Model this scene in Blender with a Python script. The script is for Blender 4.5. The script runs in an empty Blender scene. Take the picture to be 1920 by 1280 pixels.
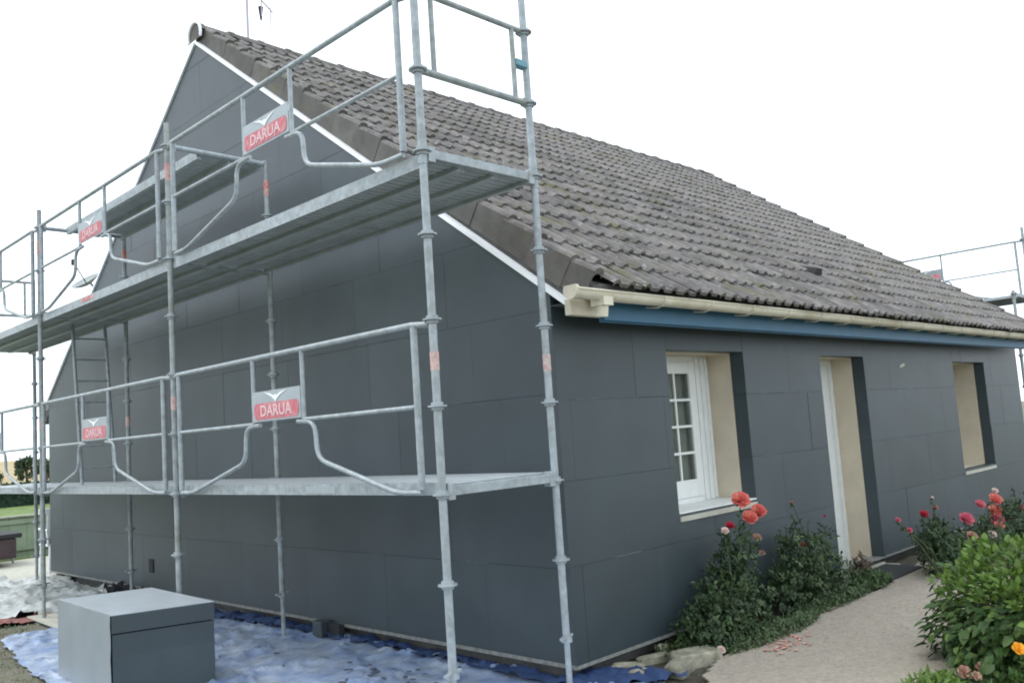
import bpy, math, random
from mathutils import Vector, Matrix, noise
random.seed(7)
R = math.radians
S = bpy.context.scene
C = S.collection

# ------------------------------------------------------------------ camera, world, sun, exposure
cam = bpy.data.cameras.new('camera'); co = bpy.data.objects.new('camera', cam); C.objects.link(co)
co.location = (-4.5205, -4.0720, 1.5864)
co.rotation_euler = (1.6733, 0.0671457, -0.78398)
cam.sensor_width = 36; cam.lens = 1652.53/1920*36; cam.clip_end = 1500; cam.clip_start = .05
S.camera = co
w = bpy.data.worlds.new('World'); S.world = w; w.use_nodes = True
nt = w.node_tree; nt.nodes.clear()
sky = nt.nodes.new('ShaderNodeTexSky'); sky.sky_type = 'NISHITA'; sky.sun_disc = False
SUN_EL, SUN_AZ = R(58), R(-40)        # behind the house, to the left
sky.sun_elevation = SUN_EL; sky.sun_rotation = SUN_AZ; sky.air_density = 1.0; sky.dust_density = 3.0
mixn = nt.nodes.new('ShaderNodeMix'); mixn.data_type = 'RGBA'; mixn.inputs[0].default_value = .88
mixn.inputs[7].default_value = (14.1, 15.4, 16.6, 1)      # even overcast cloud
bg = nt.nodes.new('ShaderNodeBackground'); bg.inputs[1].default_value = .10
ow = nt.nodes.new('ShaderNodeOutputWorld')
nt.links.new(sky.outputs[0], mixn.inputs[6]); nt.links.new(mixn.outputs[2], bg.inputs[0]); nt.links.new(bg.outputs[0], ow.inputs[0])
sl = bpy.data.lights.new('sun', 'SUN'); sl.energy = 1.0; sl.angle = R(16); sl.color = (1, .97, .92)
so_ = bpy.data.objects.new('sun', sl); C.objects.link(so_)
sd = Vector((math.sin(SUN_AZ)*math.cos(SUN_EL), math.cos(SUN_AZ)*math.cos(SUN_EL), math.sin(SUN_EL)))
so_.rotation_euler = sd.to_track_quat('Z', 'Y').to_euler(); so_.location = (0, 0, 20)
S.view_settings.view_transform = 'Standard'; S.view_settings.look = 'None'
S.view_settings.exposure = 0.35; S.view_settings.gamma = 1
S.render.engine = 'CYCLES'; S.cycles.filter_width = 1.9

# ------------------------------------------------------------------ materials
def mat(name, col, rough=.7, metal=0, var=.12, scale=6, col2=None, mixlo=.45, mixhi=.65, bump=0, bscale=60, rnd=0, spec=.5, detail=6, extra=None):
    m = bpy.data.materials.new(name); m.use_nodes = True; n = m.node_tree; N = n.nodes; L = n.links
    b = N['Principled BSDF']; b.inputs['Roughness'].default_value = rough; b.inputs['Metallic'].default_value = metal
    b.inputs['Specular IOR Level'].default_value = spec
    tc = N.new('ShaderNodeTexCoord'); geo = N.new('ShaderNodeNewGeometry')
    nz = N.new('ShaderNodeTexNoise'); nz.inputs['Scale'].default_value = scale; nz.inputs['Detail'].default_value = detail
    L.new(geo.outputs['Position'], nz.inputs['Vector'])
    mr = N.new('ShaderNodeMapRange'); mr.inputs[1].default_value = .3; mr.inputs[2].default_value = .7
    mr.inputs[3].default_value = 1-var; mr.inputs[4].default_value = 1+var
    L.new(nz.outputs[0], mr.inputs[0])
    src = None
    if col2 is not None:
        n2 = N.new('ShaderNodeTexNoise'); n2.inputs['Scale'].default_value = scale*.37; n2.inputs['Detail'].default_value = 8
        n2.inputs['Roughness'].default_value = .7
        L.new(geo.outputs['Position'], n2.inputs['Vector'])
        r2 = N.new('ShaderNodeMapRange'); r2.inputs[1].default_value = mixlo; r2.inputs[2].default_value = mixhi
        L.new(n2.outputs[0], r2.inputs[0])
        mx = N.new('ShaderNodeMix'); mx.data_type = 'RGBA'; mx.inputs[6].default_value = (*col, 1); mx.inputs[7].default_value = (*col2, 1)
        L.new(r2.outputs[0], mx.inputs[0]); src = mx.outputs[2]
    vm = N.new('ShaderNodeVectorMath'); vm.operation = 'SCALE'
    if src: L.new(src, vm.inputs[0])
    else: vm.inputs[0].default_value = col
    val = mr.outputs[0]
    if rnd:
        oi = N.new('ShaderNodeObjectInfo'); r3 = N.new('ShaderNodeMapRange'); r3.inputs[3].default_value = 1-rnd; r3.inputs[4].default_value = 1+rnd
        L.new(oi.outputs['Random'], r3.inputs[0])
        mm = N.new('ShaderNodeMath'); mm.operation = 'MULTIPLY'; L.new(val, mm.inputs[0]); L.new(r3.outputs[0], mm.inputs[1]); val = mm.outputs[0]
    L.new(val, vm.inputs['Scale']); L.new(vm.outputs[0], b.inputs['Base Color'])
    if bump:
        nb = N.new('ShaderNodeTexNoise'); nb.inputs['Scale'].default_value = bscale; nb.inputs['Detail'].default_value = 5
        L.new(geo.outputs['Position'], nb.inputs['Vector'])
        bp = N.new('ShaderNodeBump'); bp.inputs['Strength'].default_value = bump; bp.inputs['Distance'].default_value = .01
        L.new(nb.outputs[0], bp.inputs['Height']); L.new(bp.outputs[0], b.inputs['Normal'])
    if extra: extra(m, n, b, vm, geo)
    return m

def leaf_extra(tr=.25):
    def f(m, n, b, vm, geo):
        N = n.nodes; L = n.links
        t = N.new('ShaderNodeBsdfTranslucent'); mxs = N.new('ShaderNodeMixShader'); mxs.inputs[0].default_value = tr
        L.new(vm.outputs[0], t.inputs['Color']); o = N['Material Output']
        L.new(b.outputs[0], mxs.inputs[1]); L.new(t.outputs[0], mxs.inputs[2]); L.new(mxs.outputs[0], o.inputs['Surface'])
    return f
def tile_extra(m, n, b, vm, geo):
    # lichen specks and yellow-green moss patches over the tile colour
    N = n.nodes; L = n.links
    a = N.new('ShaderNodeTexNoise'); a.inputs['Scale'].default_value = 2.2; a.inputs['Detail'].default_value = 9; a.inputs['Roughness'].default_value = .75
    L.new(geo.outputs['Position'], a.inputs['Vector'])
    r = N.new('ShaderNodeMapRange'); r.inputs[1].default_value = .53; r.inputs[2].default_value = .66; r.inputs[4].default_value = .7; L.new(a.outputs[0], r.inputs[0])
    mx = N.new('ShaderNodeMix'); mx.data_type = 'RGBA'; mx.inputs[7].default_value = (.12, .12, .05, 1)
    L.new(r.outputs[0], mx.inputs[0]); L.new(vm.outputs[0], mx.inputs[6])
    v = N.new('ShaderNodeTexNoise'); v.inputs['Scale'].default_value = 16; v.inputs['Detail'].default_value = 3
    L.new(geo.outputs['Position'], v.inputs['Vector'])
    r2 = N.new('ShaderNodeMapRange'); r2.inputs[1].default_value = .64; r2.inputs[2].default_value = .70; r2.inputs[4].default_value = .6; L.new(v.outputs[0], r2.inputs[0])
    m2 = N.new('ShaderNodeMix'); m2.data_type = 'RGBA'; m2.inputs[7].default_value = (.30, .31, .30, 1)
    L.new(r2.outputs[0], m2.inputs[0]); L.new(mx.outputs[2], m2.inputs[6]); L.new(m2.outputs[2], b.inputs['Base Color'])

M = {}
M['eps'] = mat('graphite_foam', (.031, .047, .055), .45, var=.13, scale=2.2, bump=.25, bscale=260, rnd=.10, col2=(.038, .055, .063), mixlo=.4, mixhi=.7, spec=.6)
M['scrap'] = mat('dark_scrap', (.085, .105, .15), .8, var=.3, scale=30)
M['seam'] = mat('rasped_foam', (.10, .125, .14), .9, var=.5, scale=12)
M['galv'] = mat('galvanised_steel', (.34, .38, .40), .5, .2, var=.18, scale=22, bump=.1, bscale=90, col2=(.27, .30, .305))
M['galv_d'] = mat('weathered_zinc', (.30, .33, .335), .6, .15, var=.25, scale=14, col2=(.24, .26, .21), mixlo=.5, mixhi=.7)
M['plank'] = mat('galvanised_plank', (.44, .48, .50), .5, .1, var=.1, scale=9, col2=(.38, .41, .42), mixlo=.5, mixhi=.7)
M['tile'] = mat('concrete_roof_tile', (.165, .152, .145), .85, var=.28, scale=9, rnd=.20, bump=.5, bscale=70, col2=(.120, .115, .112), extra=tile_extra, spec=.25)
M['tile_side'] = mat('verge_tile_concrete', (.105, .10, .092), .85, var=.2, scale=7, rnd=.12, bump=.4, bscale=60, col2=(.12, .115, .075), mixlo=.55, mixhi=.7)
M['cream'] = mat('cream_render', (.62, .545, .42), .85, var=.06, scale=5, bump=.5, bscale=120, col2=(.56, .50, .39))
M['white'] = mat('white_painted_wood', (.74, .76, .74), .45, var=.04, scale=8)
M['trim'] = mat('white_trim', (.86, .88, .90), .4, var=.02)
M['gutter'] = mat('beige_gutter', (.68, .64, .51), .5, var=.1, scale=5, col2=(.55, .49, .37))
M['blue'] = mat('blue_paint', (.025, .12, .21), .5, var=.08, scale=6)
M['soil'] = mat('garden_soil', (.075, .062, .045), .95, var=.35, scale=14, bump=1, bscale=30, col2=(.05, .06, .03))
M['gravel'] = mat('gravel_ground', (.17, .155, .125), .95, var=.4, scale=45, bump=1, bscale=50, col2=(.10, .115, .05), mixlo=.45, mixhi=.6)
M['concrete'] = mat('rough_concrete', (.385, .335, .27), .92, var=.14, scale=40, bump=.9, bscale=70, col2=(.33, .29, .235))
M['slab'] = mat('pale_concrete', (.46, .45, .38), .9, var=.12, scale=9, bump=.4, bscale=40)
M['stone'] = mat('pale_stone', (.32, .30, .23), .9, var=.3, scale=14, bump=.8, bscale=35, col2=(.18, .18, .12), rnd=.15)
M['tarp'] = mat('blue_tarpaulin', (.19, .27, .45), .45, var=.22, scale=9, col2=(.36, .42, .51), mixlo=.36, mixhi=.60, bump=.6, bscale=34)
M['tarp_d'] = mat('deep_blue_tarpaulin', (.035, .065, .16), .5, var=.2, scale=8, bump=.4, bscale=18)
M['film'] = mat('dusty_plastic_sheet', (.50, .52, .51), .4, var=.15, scale=7, col2=(.40, .42, .40), bump=.5, bscale=15)
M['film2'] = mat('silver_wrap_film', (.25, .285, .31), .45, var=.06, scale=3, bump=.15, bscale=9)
M['topfilm'] = mat('sky_lit_top_film', (.36, .40, .43), .4, var=.08, scale=5, bump=.2, bscale=12)  # tone lightened so the stack's top carries the sky's brightness
M['redcloth'] = mat('faded_red_netting', (.28, .11, .10), .9, var=.3, scale=20, bump=.6, bscale=40, col2=(.22, .13, .10))
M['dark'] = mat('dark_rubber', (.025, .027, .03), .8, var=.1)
M['rail'] = mat('dull_rail', (.20, .205, .19), .7, var=.3, scale=20)
M['plinth'] = mat('plinth_masonry', (.11, .11, .105), .95, var=.2, scale=8, bump=.5, bscale=40)
M['red'] = mat('sign_red', (.52, .13, .16), .6, var=.15, scale=30, col2=(.56, .27, .28))
M['signwhite'] = mat('sign_white', (.68, .46, .48), .5, var=.03)
M['signgrey'] = mat('sign_grey', (.34, .38, .40), .45, .3, var=.08, scale=9)
M['band'] = mat('worn_red_band', (.55, .17, .16), .7, var=.25, scale=40, col2=(.50, .38, .35), mixlo=.4, mixhi=.6)
M['bandpale'] = mat('worn_pink_band', (.55, .36, .33), .7, var=.25, scale=40, col2=(.48, .42, .40))
M['clampblue'] = mat('blue_clamp', (.12, .27, .34), .5, var=.1)
M['glass'] = mat('window_glass', (.10, .115, .11), .06, var=.02, spec=.6)
M['curtain'] = mat('net_curtain', (.75, .77, .72), .9, var=.1)
M['bark'] = mat('bark', (.11, .08, .055), .9, var=.3, scale=30)
M['stem'] = mat('green_stem', (.05, .075, .03), .7, var=.2, scale=20)
M['roseleaf'] = mat('rose_leaf', (.028, .060, .018), .6, var=.5, scale=9, col2=(.065, .095, .022), mixlo=.5, mixhi=.7, extra=leaf_extra(.18))
M['rosepale'] = mat('rose_leaf_grey', (.085, .13, .055), .6, var=.35, scale=9, extra=leaf_extra(.15))
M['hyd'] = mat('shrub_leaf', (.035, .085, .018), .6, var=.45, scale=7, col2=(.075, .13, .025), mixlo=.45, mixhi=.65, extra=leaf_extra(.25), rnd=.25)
M['hydtop'] = mat('shrub_lime_leaf', (.12, .205, .035), .6, var=.3, scale=6, extra=leaf_extra(.3), rnd=.2)
M['groundleaf'] = mat('weed_leaf', (.07, .12, .045), .6, var=.4, scale=10, extra=leaf_extra(.2))
M['coral'] = mat('coral_petal', (.74, .17, .15), .65, var=.18, scale=40, col2=(.85, .38, .26), extra=leaf_extra(.25))
M['fallen'] = mat('dried_petal', (.62, .30, .24), .8, var=.2, scale=40)
M['pink'] = mat('pink_petal', (.62, .12, .20), .6, var=.15, scale=40, col2=(.75, .30, .28), extra=leaf_extra(.25))
M['redpetal'] = mat('red_petal', (.50, .03, .06), .6, var=.15, scale=40, extra=leaf_extra(.2))
M['faded'] = mat('faded_petal', (.45, .28, .20), .8, var=.2, scale=40, col2=(.30, .12, .09))
M['palepetal'] = mat('pale_petal', (.72, .55, .50), .7, var=.1, scale=40)
M['yellow'] = mat('yellow_petal', (.85, .42, .03), .6, var=.08, scale=40, extra=leaf_extra(.2))
M['grass'] = mat('lawn_grass', (.10, .16, .035), .9, var=.3, scale=3, col2=(.14, .17, .05), bump=.6, bscale=30)
M['field'] = mat('dry_field', (.36, .28, .14), .95, var=.12, scale=.08, col2=(.30, .27, .13))
M['farleaf'] = mat('far_tree_leaf', (.045, .075, .035), .8, var=.35, scale=.6, extra=leaf_extra(.15))
M['hedge'] = mat('hedge_leaf', (.018, .045, .025), .8, var=.35, scale=1.5, extra=leaf_extra(.1))
M['fencegreen'] = mat('pale_green_board', (.27, .34, .24), .7, var=.12, scale=4)
M['maroon'] = mat('maroon_paint', (.07, .045, .05), .6, var=.2, scale=6)
M['plastic'] = mat('white_plastic', (.78, .80, .82), .35, var=.03)
M['mast'] = mat('grey_aerial_metal', (.42, .40, .42), .5, .4, var=.05)
M['dish'] = mat('grey_dish', (.33, .36, .36), .6, var=.15, scale=6)

# ------------------------------------------------------------------ mesh builder and scene graph helpers
WL = {}
class MB:
    def __init__(s): s.v = []; s.f = []; s.mi = []; s.cur = 0
    def add(s, vs, fs):
        o = len(s.v); s.v += [tuple(p) for p in vs]; s.f += [tuple(i+o for i in f) for f in fs]; s.mi += [s.cur]*len(fs); return s
    def box(s, x0, x1, y0, y1, z0, z1):
        return s.add([(x0,y0,z0),(x1,y0,z0),(x1,y1,z0),(x0,y1,z0),(x0,y0,z1),(x1,y0,z1),(x1,y1,z1),(x0,y1,z1)],
                     [(0,3,2,1),(4,5,6,7),(0,1,5,4),(1,2,6,5),(2,3,7,6),(3,0,4,7)])
    def obox(s, c, ax, ay, az):
        c = Vector(c); ax, ay, az = Vector(ax), Vector(ay), Vector(az); vs = []
        for k in (-1, 1):
            for (i, j) in ((-1,-1),(1,-1),(1,1),(-1,1)): vs.append(c+ax*i+ay*j+az*k)
        return s.add(vs, [(0,3,2,1),(4,5,6,7),(0,1,5,4),(1,2,6,5),(2,3,7,6),(3,0,4,7)])
    def tube(s, pts, r, n=10, caps=True):
        pts = [Vector(p) for p in pts]; rs = r if isinstance(r, (list, tuple)) else [r]*len(pts)
        vs = []; up = None
        for i, p in enumerate(pts):
            if i == 0: d = pts[1]-p
            elif i == len(pts)-1: d = p-pts[i-1]
            else: d = (pts[i+1]-p).normalized()+(p-pts[i-1]).normalized()
            d.normalize()
            if up is None: up = Vector((0,0,1)) if abs(d.z) < .9 else Vector((1,0,0))
            a = d.cross(up).normalized(); up2 = a.cross(d); up = up2
            for k in range(n):
                t = 2*math.pi*k/n; vs.append(p+a*math.cos(t)*rs[i]+up2*math.sin(t)*rs[i])
        fs = []
        for i in range(len(pts)-1):
            for k in range(n):
                fs.append((i*n+k, i*n+(k+1) % n, (i+1)*n+(k+1) % n, (i+1)*n+k))
        if caps: fs.append(tuple(range(n-1, -1, -1))); fs.append(tuple((len(pts)-1)*n+k for k in range(n)))
        return s.add(vs, fs)
    def cyl(s, c, r, z0, z1, n=16): return s.tube([(c[0],c[1],z0),(c[0],c[1],z1)], r, n)
    def build(s, name, mats, parent=None, origin=None, smooth=False, bevel=0, **kw):
        pw = WL[parent.name] if parent else Vector((0,0,0))
        o = Vector(origin) if origin is not None else pw.copy()
        me = bpy.data.meshes.new(name); me.from_pydata([tuple(Vector(p)-o) for p in s.v], [], s.f)
        for m in (mats if isinstance(mats, list) else [mats]): me.materials.append(m)
        if any(s.mi): me.polygons.foreach_set('material_index', s.mi)
        me.update()
        if smooth:
            me.polygons.foreach_set('use_smooth', [True]*len(me.polygons))
            try: me.set_sharp_from_angle(angle=R(40))
            except Exception: pass
        return link(name, me, parent, o, bevel, **kw)
def link(name, me, parent=None, o=None, bevel=0, **kw):
    ob = bpy.data.objects.new(name, me); C.objects.link(ob)
    pw = WL[parent.name] if parent else Vector((0,0,0))
    o = Vector(o) if o is not None else pw.copy()
    if parent: ob.parent = parent
    ob.location = o-pw; WL[ob.name] = o.copy()
    if bevel:
        b = ob.modifiers.new('bevel', 'BEVEL'); b.width = bevel; b.segments = 2; b.limit_method = 'ANGLE'
    for k, v in kw.items(): ob[k] = v
    return ob
def thing(name, loc, label, cat, group=None, **kw):
    o = bpy.data.objects.new(name, None); C.objects.link(o); o.location = loc; o.empty_display_size = .1
    WL[o.name] = Vector(loc); o['label'] = label; o['category'] = cat
    if group: o['group'] = group
    for k, v in kw.items(): o[k] = v
    return o
def tag(o, label, cat, group=None):
    o['label'] = label; o['category'] = cat
    if group: o['group'] = group
    return o
def struct(name, mb, m, **kw):
    o = mb.build(name, m, **kw); o['kind'] = 'structure'; return o
def fbm(x, y, s=1, seed=0, oct=4):
    return noise.fractal(Vector((x*s+seed, y*s-seed, seed*.7)), .8, 2.1, oct)

# ------------------------------------------------------------------ the ground
G = -.13
def gridsheet(poly_fn, x0, x1, y0, y1, step, zf):
    """grid mesh; poly_fn keeps a cell"""
    mb = MB(); nx = int(round((x1-x0)/step)); ny = int(round((y1-y0)/step)); idx = {}
    def vid(i, j):
        if (i, j) not in idx:
            x = x0+i*step; y = y0+j*step; idx[(i, j)] = len(mb.v); mb.v.append((x, y, zf(x, y)))
        return idx[(i, j)]
    for i in range(nx):
        for j in range(ny):
            if poly_fn(x0+(i+.5)*step, y0+(j+.5)*step):
                mb.f.append((vid(i,j), vid(i+1,j), vid(i+1,j+1), vid(i,j+1))); mb.mi.append(0)
    return mb
def inpoly(P):
    def f(x, y):
        c = False; n = len(P); j = n-1
        for i in range(n):
            if (P[i][1] > y) != (P[j][1] > y) and x < (P[j][0]-P[i][0])*(y-P[i][1])/(P[j][1]-P[i][1])+P[i][0]: c = not c
            j = i
        return c
    return f
g = MB(); B = 500
g.add([(-B,-B,G-.03),(B,-B,G-.03),(B,B,G-.03),(-B,B,G-.03)], [(0,1,2,3)])
struct('ground', g, M['gravel'])
yard = gridsheet(lambda x, y: True, -7, 12, -7, 9, .14, lambda x, y: G-.012+.022*fbm(x, y, 1.6, 3))
struct('yard_soil', yard, M['gravel'], smooth=True)
# paved terrace behind the gable corner
t = MB().box(-6, 12, 9.8, 13.9, G-.12, G+.02); struct('terrace', t, M['slab'], bevel=.01)
t = MB().add([(-30,14.0,G-.01),(60,14.0,G-.01),(60,48,G-.01),(-30,48,G-.01)], [(0,1,2,3)]); struct('lawn', t, M['grass'])
# path
PATH = [(.55,-.62),(1.0,-.50),(1.5,-.52),(2.1,-.40),(2.9,-.46),(3.6,-.47),(4.3,-.40),(5.3,-.25),(7.5,-.55),(9.5,-.6),(9.5,-1.7),(4.9,-1.85),(3.2,-2.0),(1.5,-2.15),(.6,-3.2),(-2.5,-5),(-3.2,-3.8),(-.2,-1.2)]
pf = inpoly(PATH)
bed = gridsheet(lambda x, y: y > -3.6, .3, 10.9, -3.6, .15, .07, lambda x, y: G+.008+.022*fbm(x, y, 2.5, 9)-(.03 if pf(x, y) else 0))
struct('garden_bed', bed, M['soil'], smooth=True)
pm = gridsheet(pf, -3.4, 9.6, -5.2, 0, .03, lambda x, y: G+.042+.007*fbm(x, y, 2.2, 5))
for i, (x, y, z) in enumerate(pm.v): pm.v[i] = (x+.03*fbm(x, y, 4, 2), y+.03*fbm(x, y, 4, 8), z)
struct('path', pm, M['concrete'], smooth=True)
# distant field hill
hm = gridsheet(lambda x, y: True, -160, 260, 60, 420, 12, lambda x, y: G-.2+max(0, (y-60))*.011+.6*fbm(x, y, .01, 4))
struct('field', hm, M['field'], smooth=True)

# ------------------------------------------------------------------ the house
L_, Wd, Ze, Zr = 10.62, 10.37, 2.549, 6.28
T = .13                                 # board thickness
house = thing('house', (0, 0, G), 'single storey gabled house being clad in dark grey insulation boards behind the scaffolding', 'house')
OPEN = [(1.33, 2.51, .86, 2.16), (3.99, 5.04, -.09, 2.15), (7.80, 9.05, .70, 2.12)]

# masonry walls
def rects_minus(r, holes):
    rs = [r]
    for h in holes:
        out = []
        for (a0, a1, b0, b1) in rs:
            if h[0] >= a1 or h[1] <= a0 or h[2] >= b1 or h[3] <= b0: out.append((a0, a1, b0, b1)); continue
            if a0 < h[0]: out.append((a0, h[0], b0, b1))
            if h[1] < a1: out.append((h[1], a1, b0, b1))
            m0, m1 = max(a0, h[0]), min(a1, h[1])
            if b0 < h[2]: out.append((m0, m1, b0, h[2]))
            if h[3] < b1: out.append((m0, m1, h[3], b1))
        rs = out
    return rs
mw = MB()
for (a0, a1, b0, b1) in rects_minus((T+.004, L_-T, G-.1, 2.5), OPEN): mw.box(a0, a1, T+.006, .62, b0, b1)
facade = mw.build('facade_wall', M['cream'], house)
gw = MB(); gi = T+.006
def pent(x, y0, y1): return [(x,y0,G-.1),(x,y1,G-.1),(x,y1,Ze-.05),(x,Wd/2,Zr-.15),(x,y0,Ze-.05)]
def prism_x(mb, pr, x0, x1):
    n = len(pr); vs = [(x0,p[0],p[1]) for p in pr]+[(x1,p[0],p[1]) for p in pr]
    fs = [tuple(range(n)), tuple(range(2*n-1, n-1, -1))]+[(i, n+i, n+(i+1) % n, (i+1) % n) for i in range(n)]
    # orientation fix: pr counter-clockwise seen from -x
    return mb.add(vs, fs)
prism_x(gw, [(T,G-.1),(Wd-T,G-.1),(Wd-T,Ze-.06),(Wd/2,Zr-.16),(T,Ze-.06)][::-1], gi, gi+.30)
gable = gw.build('gable_wall', M['plinth'], house)
bw = MB(); prism_x(bw, [(.1,G-.1),(Wd,G-.1),(Wd,Ze-.02),(Wd/2,Zr-.1),(.1,Ze-.02)][::-1], L_-.3, L_-.0)
fg = bw.build('far_gable_wall', M['eps'], house)
rw = MB().box(.3, L_-.3, Wd-.3, Wd-.002, G-.1, 2.5).build('rear_wall', M['eps'], house)

# insulation boards: clipped cells, each its own object
def clip(poly, a, b, c):                # keep a*u+b*v<=c
    out = []
    for i in range(len(poly)):
        p, q = poly[i], poly[(i+1) % len(poly)]
        dp = a*p[0]+b*p[1]-c; dq = a*q[0]+b*q[1]-c
        if dp <= 0: out.append(p)
        if dp*dq < 0:
            t = dp/(dp-dq); out.append((p[0]+(q[0]-p[0])*t, p[1]+(q[1]-p[1])*t))
    return out
sl_t = (Zr-Ze)/(Wd/2)
GAP = .0006
def board(poly, side, proud, parent, name='insulation_board', m=None):
    n = len(poly); mb = MB(); b = .0012
    cx = sum(p[0] for p in poly)/n; cy = sum(p[1] for p in poly)/n
    inner = []
    for p in poly:                       # small arris
        dx, dy = cx-p[0], cy-p[1]; l = math.hypot(dx, dy) or 1; inner.append((p[0]+dx/l*b*1.4, p[1]+dy/l*b*1.4))
    ti = random.uniform(-.0006, .0006); tj = random.uniform(-.0006, .0006)
    def P(p, d):
        d2 = d+ti*(p[0]-cx)+tj*(p[1]-cy) if d < 0.05 else d
        return (d2, p[0], p[1]) if side == 'g' else (p[0], d2, p[1])
    vs = [P(p, -proud) for p in inner]+[P(p, b-proud) for p in poly]+[P(p, T) for p in poly]
    fs = [tuple(range(n))]+[(i, (i+1) % n, n+(i+1) % n, n+i) for i in range(n)]+[(n+i, n+(i+1) % n, 2*n+(i+1) % n, 2*n+i) for i in range(n)]
    if side == 'g': fs = [f[::-1] for f in fs]
    mb.add(vs, fs)
    return mb.build(name, m or M['eps'], parent)
zs = [0.0, .64, 1.235, 1.83, 2.42, 3.02, 3.62, 4.22, 4.82, 5.42, 6.02, 6.4]
zsf = [0.0, .65, 1.225, 1.785, 2.44]
for k in range(len(zs)-1):
    y = T if k % 2 == 1 else 0.0
    if k >= 4: y = 0
    first = [.29+.55, 1.2, .55, .84, 1.1, .7, .3, 1.0, .5, .2, .6][k]
    edges = [y]; e = first
    while e < Wd-(.02): edges.append(e); e += 1.2+ (.12 if k == 3 else .03)
    edges.append(Wd)
    for i in range(len(edges)-1):
        r = [(edges[i]+(GAP if i else 0), zs[k]+(GAP if k else 0)), (edges[i+1]-GAP, zs[k]+(GAP if k else 0)), (edges[i+1]-GAP, zs[k+1]-GAP), (edges[i]+(GAP if i else 0), zs[k+1]-GAP)]
        r = clip(r, -sl_t, 1, Ze); r = clip(r, sl_t, 1, Ze+sl_t*Wd)
        r = [p for j, p in enumerate(r) if math.dist(p, r[j-1]) > 1e-4]
        if len(r) >= 3 and abs(sum(r[j-1][0]*r[j][1]-r[j][0]*r[j-1][1] for j in range(len(r)))) > .01:
            board(r, 'g', random.choice([0, 0, .0008, .002]), gable)
for k in range(len(zsf)-1):
    x = 0.0 if k % 2 == 1 else T+.002
    first = [1.0, .62, 1.25, .9][k]
    edges = [x]; e = first
    while e < L_-.1: edges.append(e); e += 1.205
    edges.append(L_)
    for i in range(len(edges)-1):
        base = (edges[i]+(GAP if i else 0), edges[i+1]-GAP, zsf[k]+(GAP if k else 0), zsf[k+1]-GAP)
        for (a0, a1, b0, b1) in rects_minus(base, OPEN):
            if a1-a0 < .02 or b1-b0 < .02: continue
            board([(a0,b0),(a1,b0),(a1,b1),(a0,b1)], 'f', random.choice([0, 0, .0008, .002]), facade)
# corner teeth: end grain of gable boards fills the other courses of the facade and the other way round
for k in (0, 2):
    board([(0.0015, zsf[k]+GAP), (T-.001, zsf[k]+GAP), (T-.001, zsf[k+1]-GAP), (0.0015, zsf[k+1]-GAP)], 'f', .0005, facade)
for k in (1, 3):
    board([(0.0015, zs[k]+GAP), (T-.001, zs[k]+GAP), (T-.001, min(zs[k+1], 2.5)-GAP), (0.0015, min(zs[k+1], 2.5)-GAP)], 'g', .0005, gable)
# starter rail
st = MB().box(-.006, T, -.004, -.001, -.014, -.002).box(-.006, T+.01, -.001, Wd, -.016, -.002).box(-.008, -.005, -.004, Wd, -.016, .012)
st.box(.0, L_, -.008, T+.01, -.0155, -.0025).box(.0, 3.98, -.009, -.006, -.016, .008).box(5.05, L_, -.009, -.006, -.016, .008)
st.build('starter_rail', M['rail'], house)
MB().box(T-.02, L_-T, T-.02, T+.004, G-.1, -.017).box(T-.021, T+.004, T-.021, Wd-T, G-.1, -.018).build('plinth', M['plinth'], house)
# small black service box and white scuff
MB().box(-.012, .0, 6.70, 6.82, .20, .36).build('service_box', M['dark'], gable, bevel=.004)
MB().add([(6.02,-.0055,2.03),(6.16,-.0055,2.05),(6.19,-.0055,2.08),(6.12,-.0055,2.085),(6.03,-.0055,2.06)], [(0,1,2,3,4)]).build('filler_smear', M['slab'], facade)

# pale rasped seams where two boards meet a little off flush
sm_ = MB()
for (y0, y1, z) in ((.8,1.12,.642),(2.1,2.3,.641),(4.2,4.5,.642),(1.9,2.15,1.832),(.95,1.2,1.833),(5.4,5.8,1.237),(2.2,2.34,2.43)): sm_.box(-.0035, -.0005, y0, y1, z-.003, z+.003)
sm_.build('foam_seam', M['seam'], gable, kind='stuff')
sm_ = MB()
for (x0, x1, z) in ((.2,.9,1.787),(2.6,3.1,1.787),(3.2,3.75,1.786),(5.2,5.9,1.786),(6.1,6.7,1.786),(2.6,2.9,1.228),(5.3,5.9,1.227),(.5,.8,.652),(9.2,9.8,1.228)): sm_.box(x0, x1, -.0035, -.0005, z-.003, z+.003)
sm_.build('foam_seam', M['seam'], facade, kind='stuff')
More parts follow.
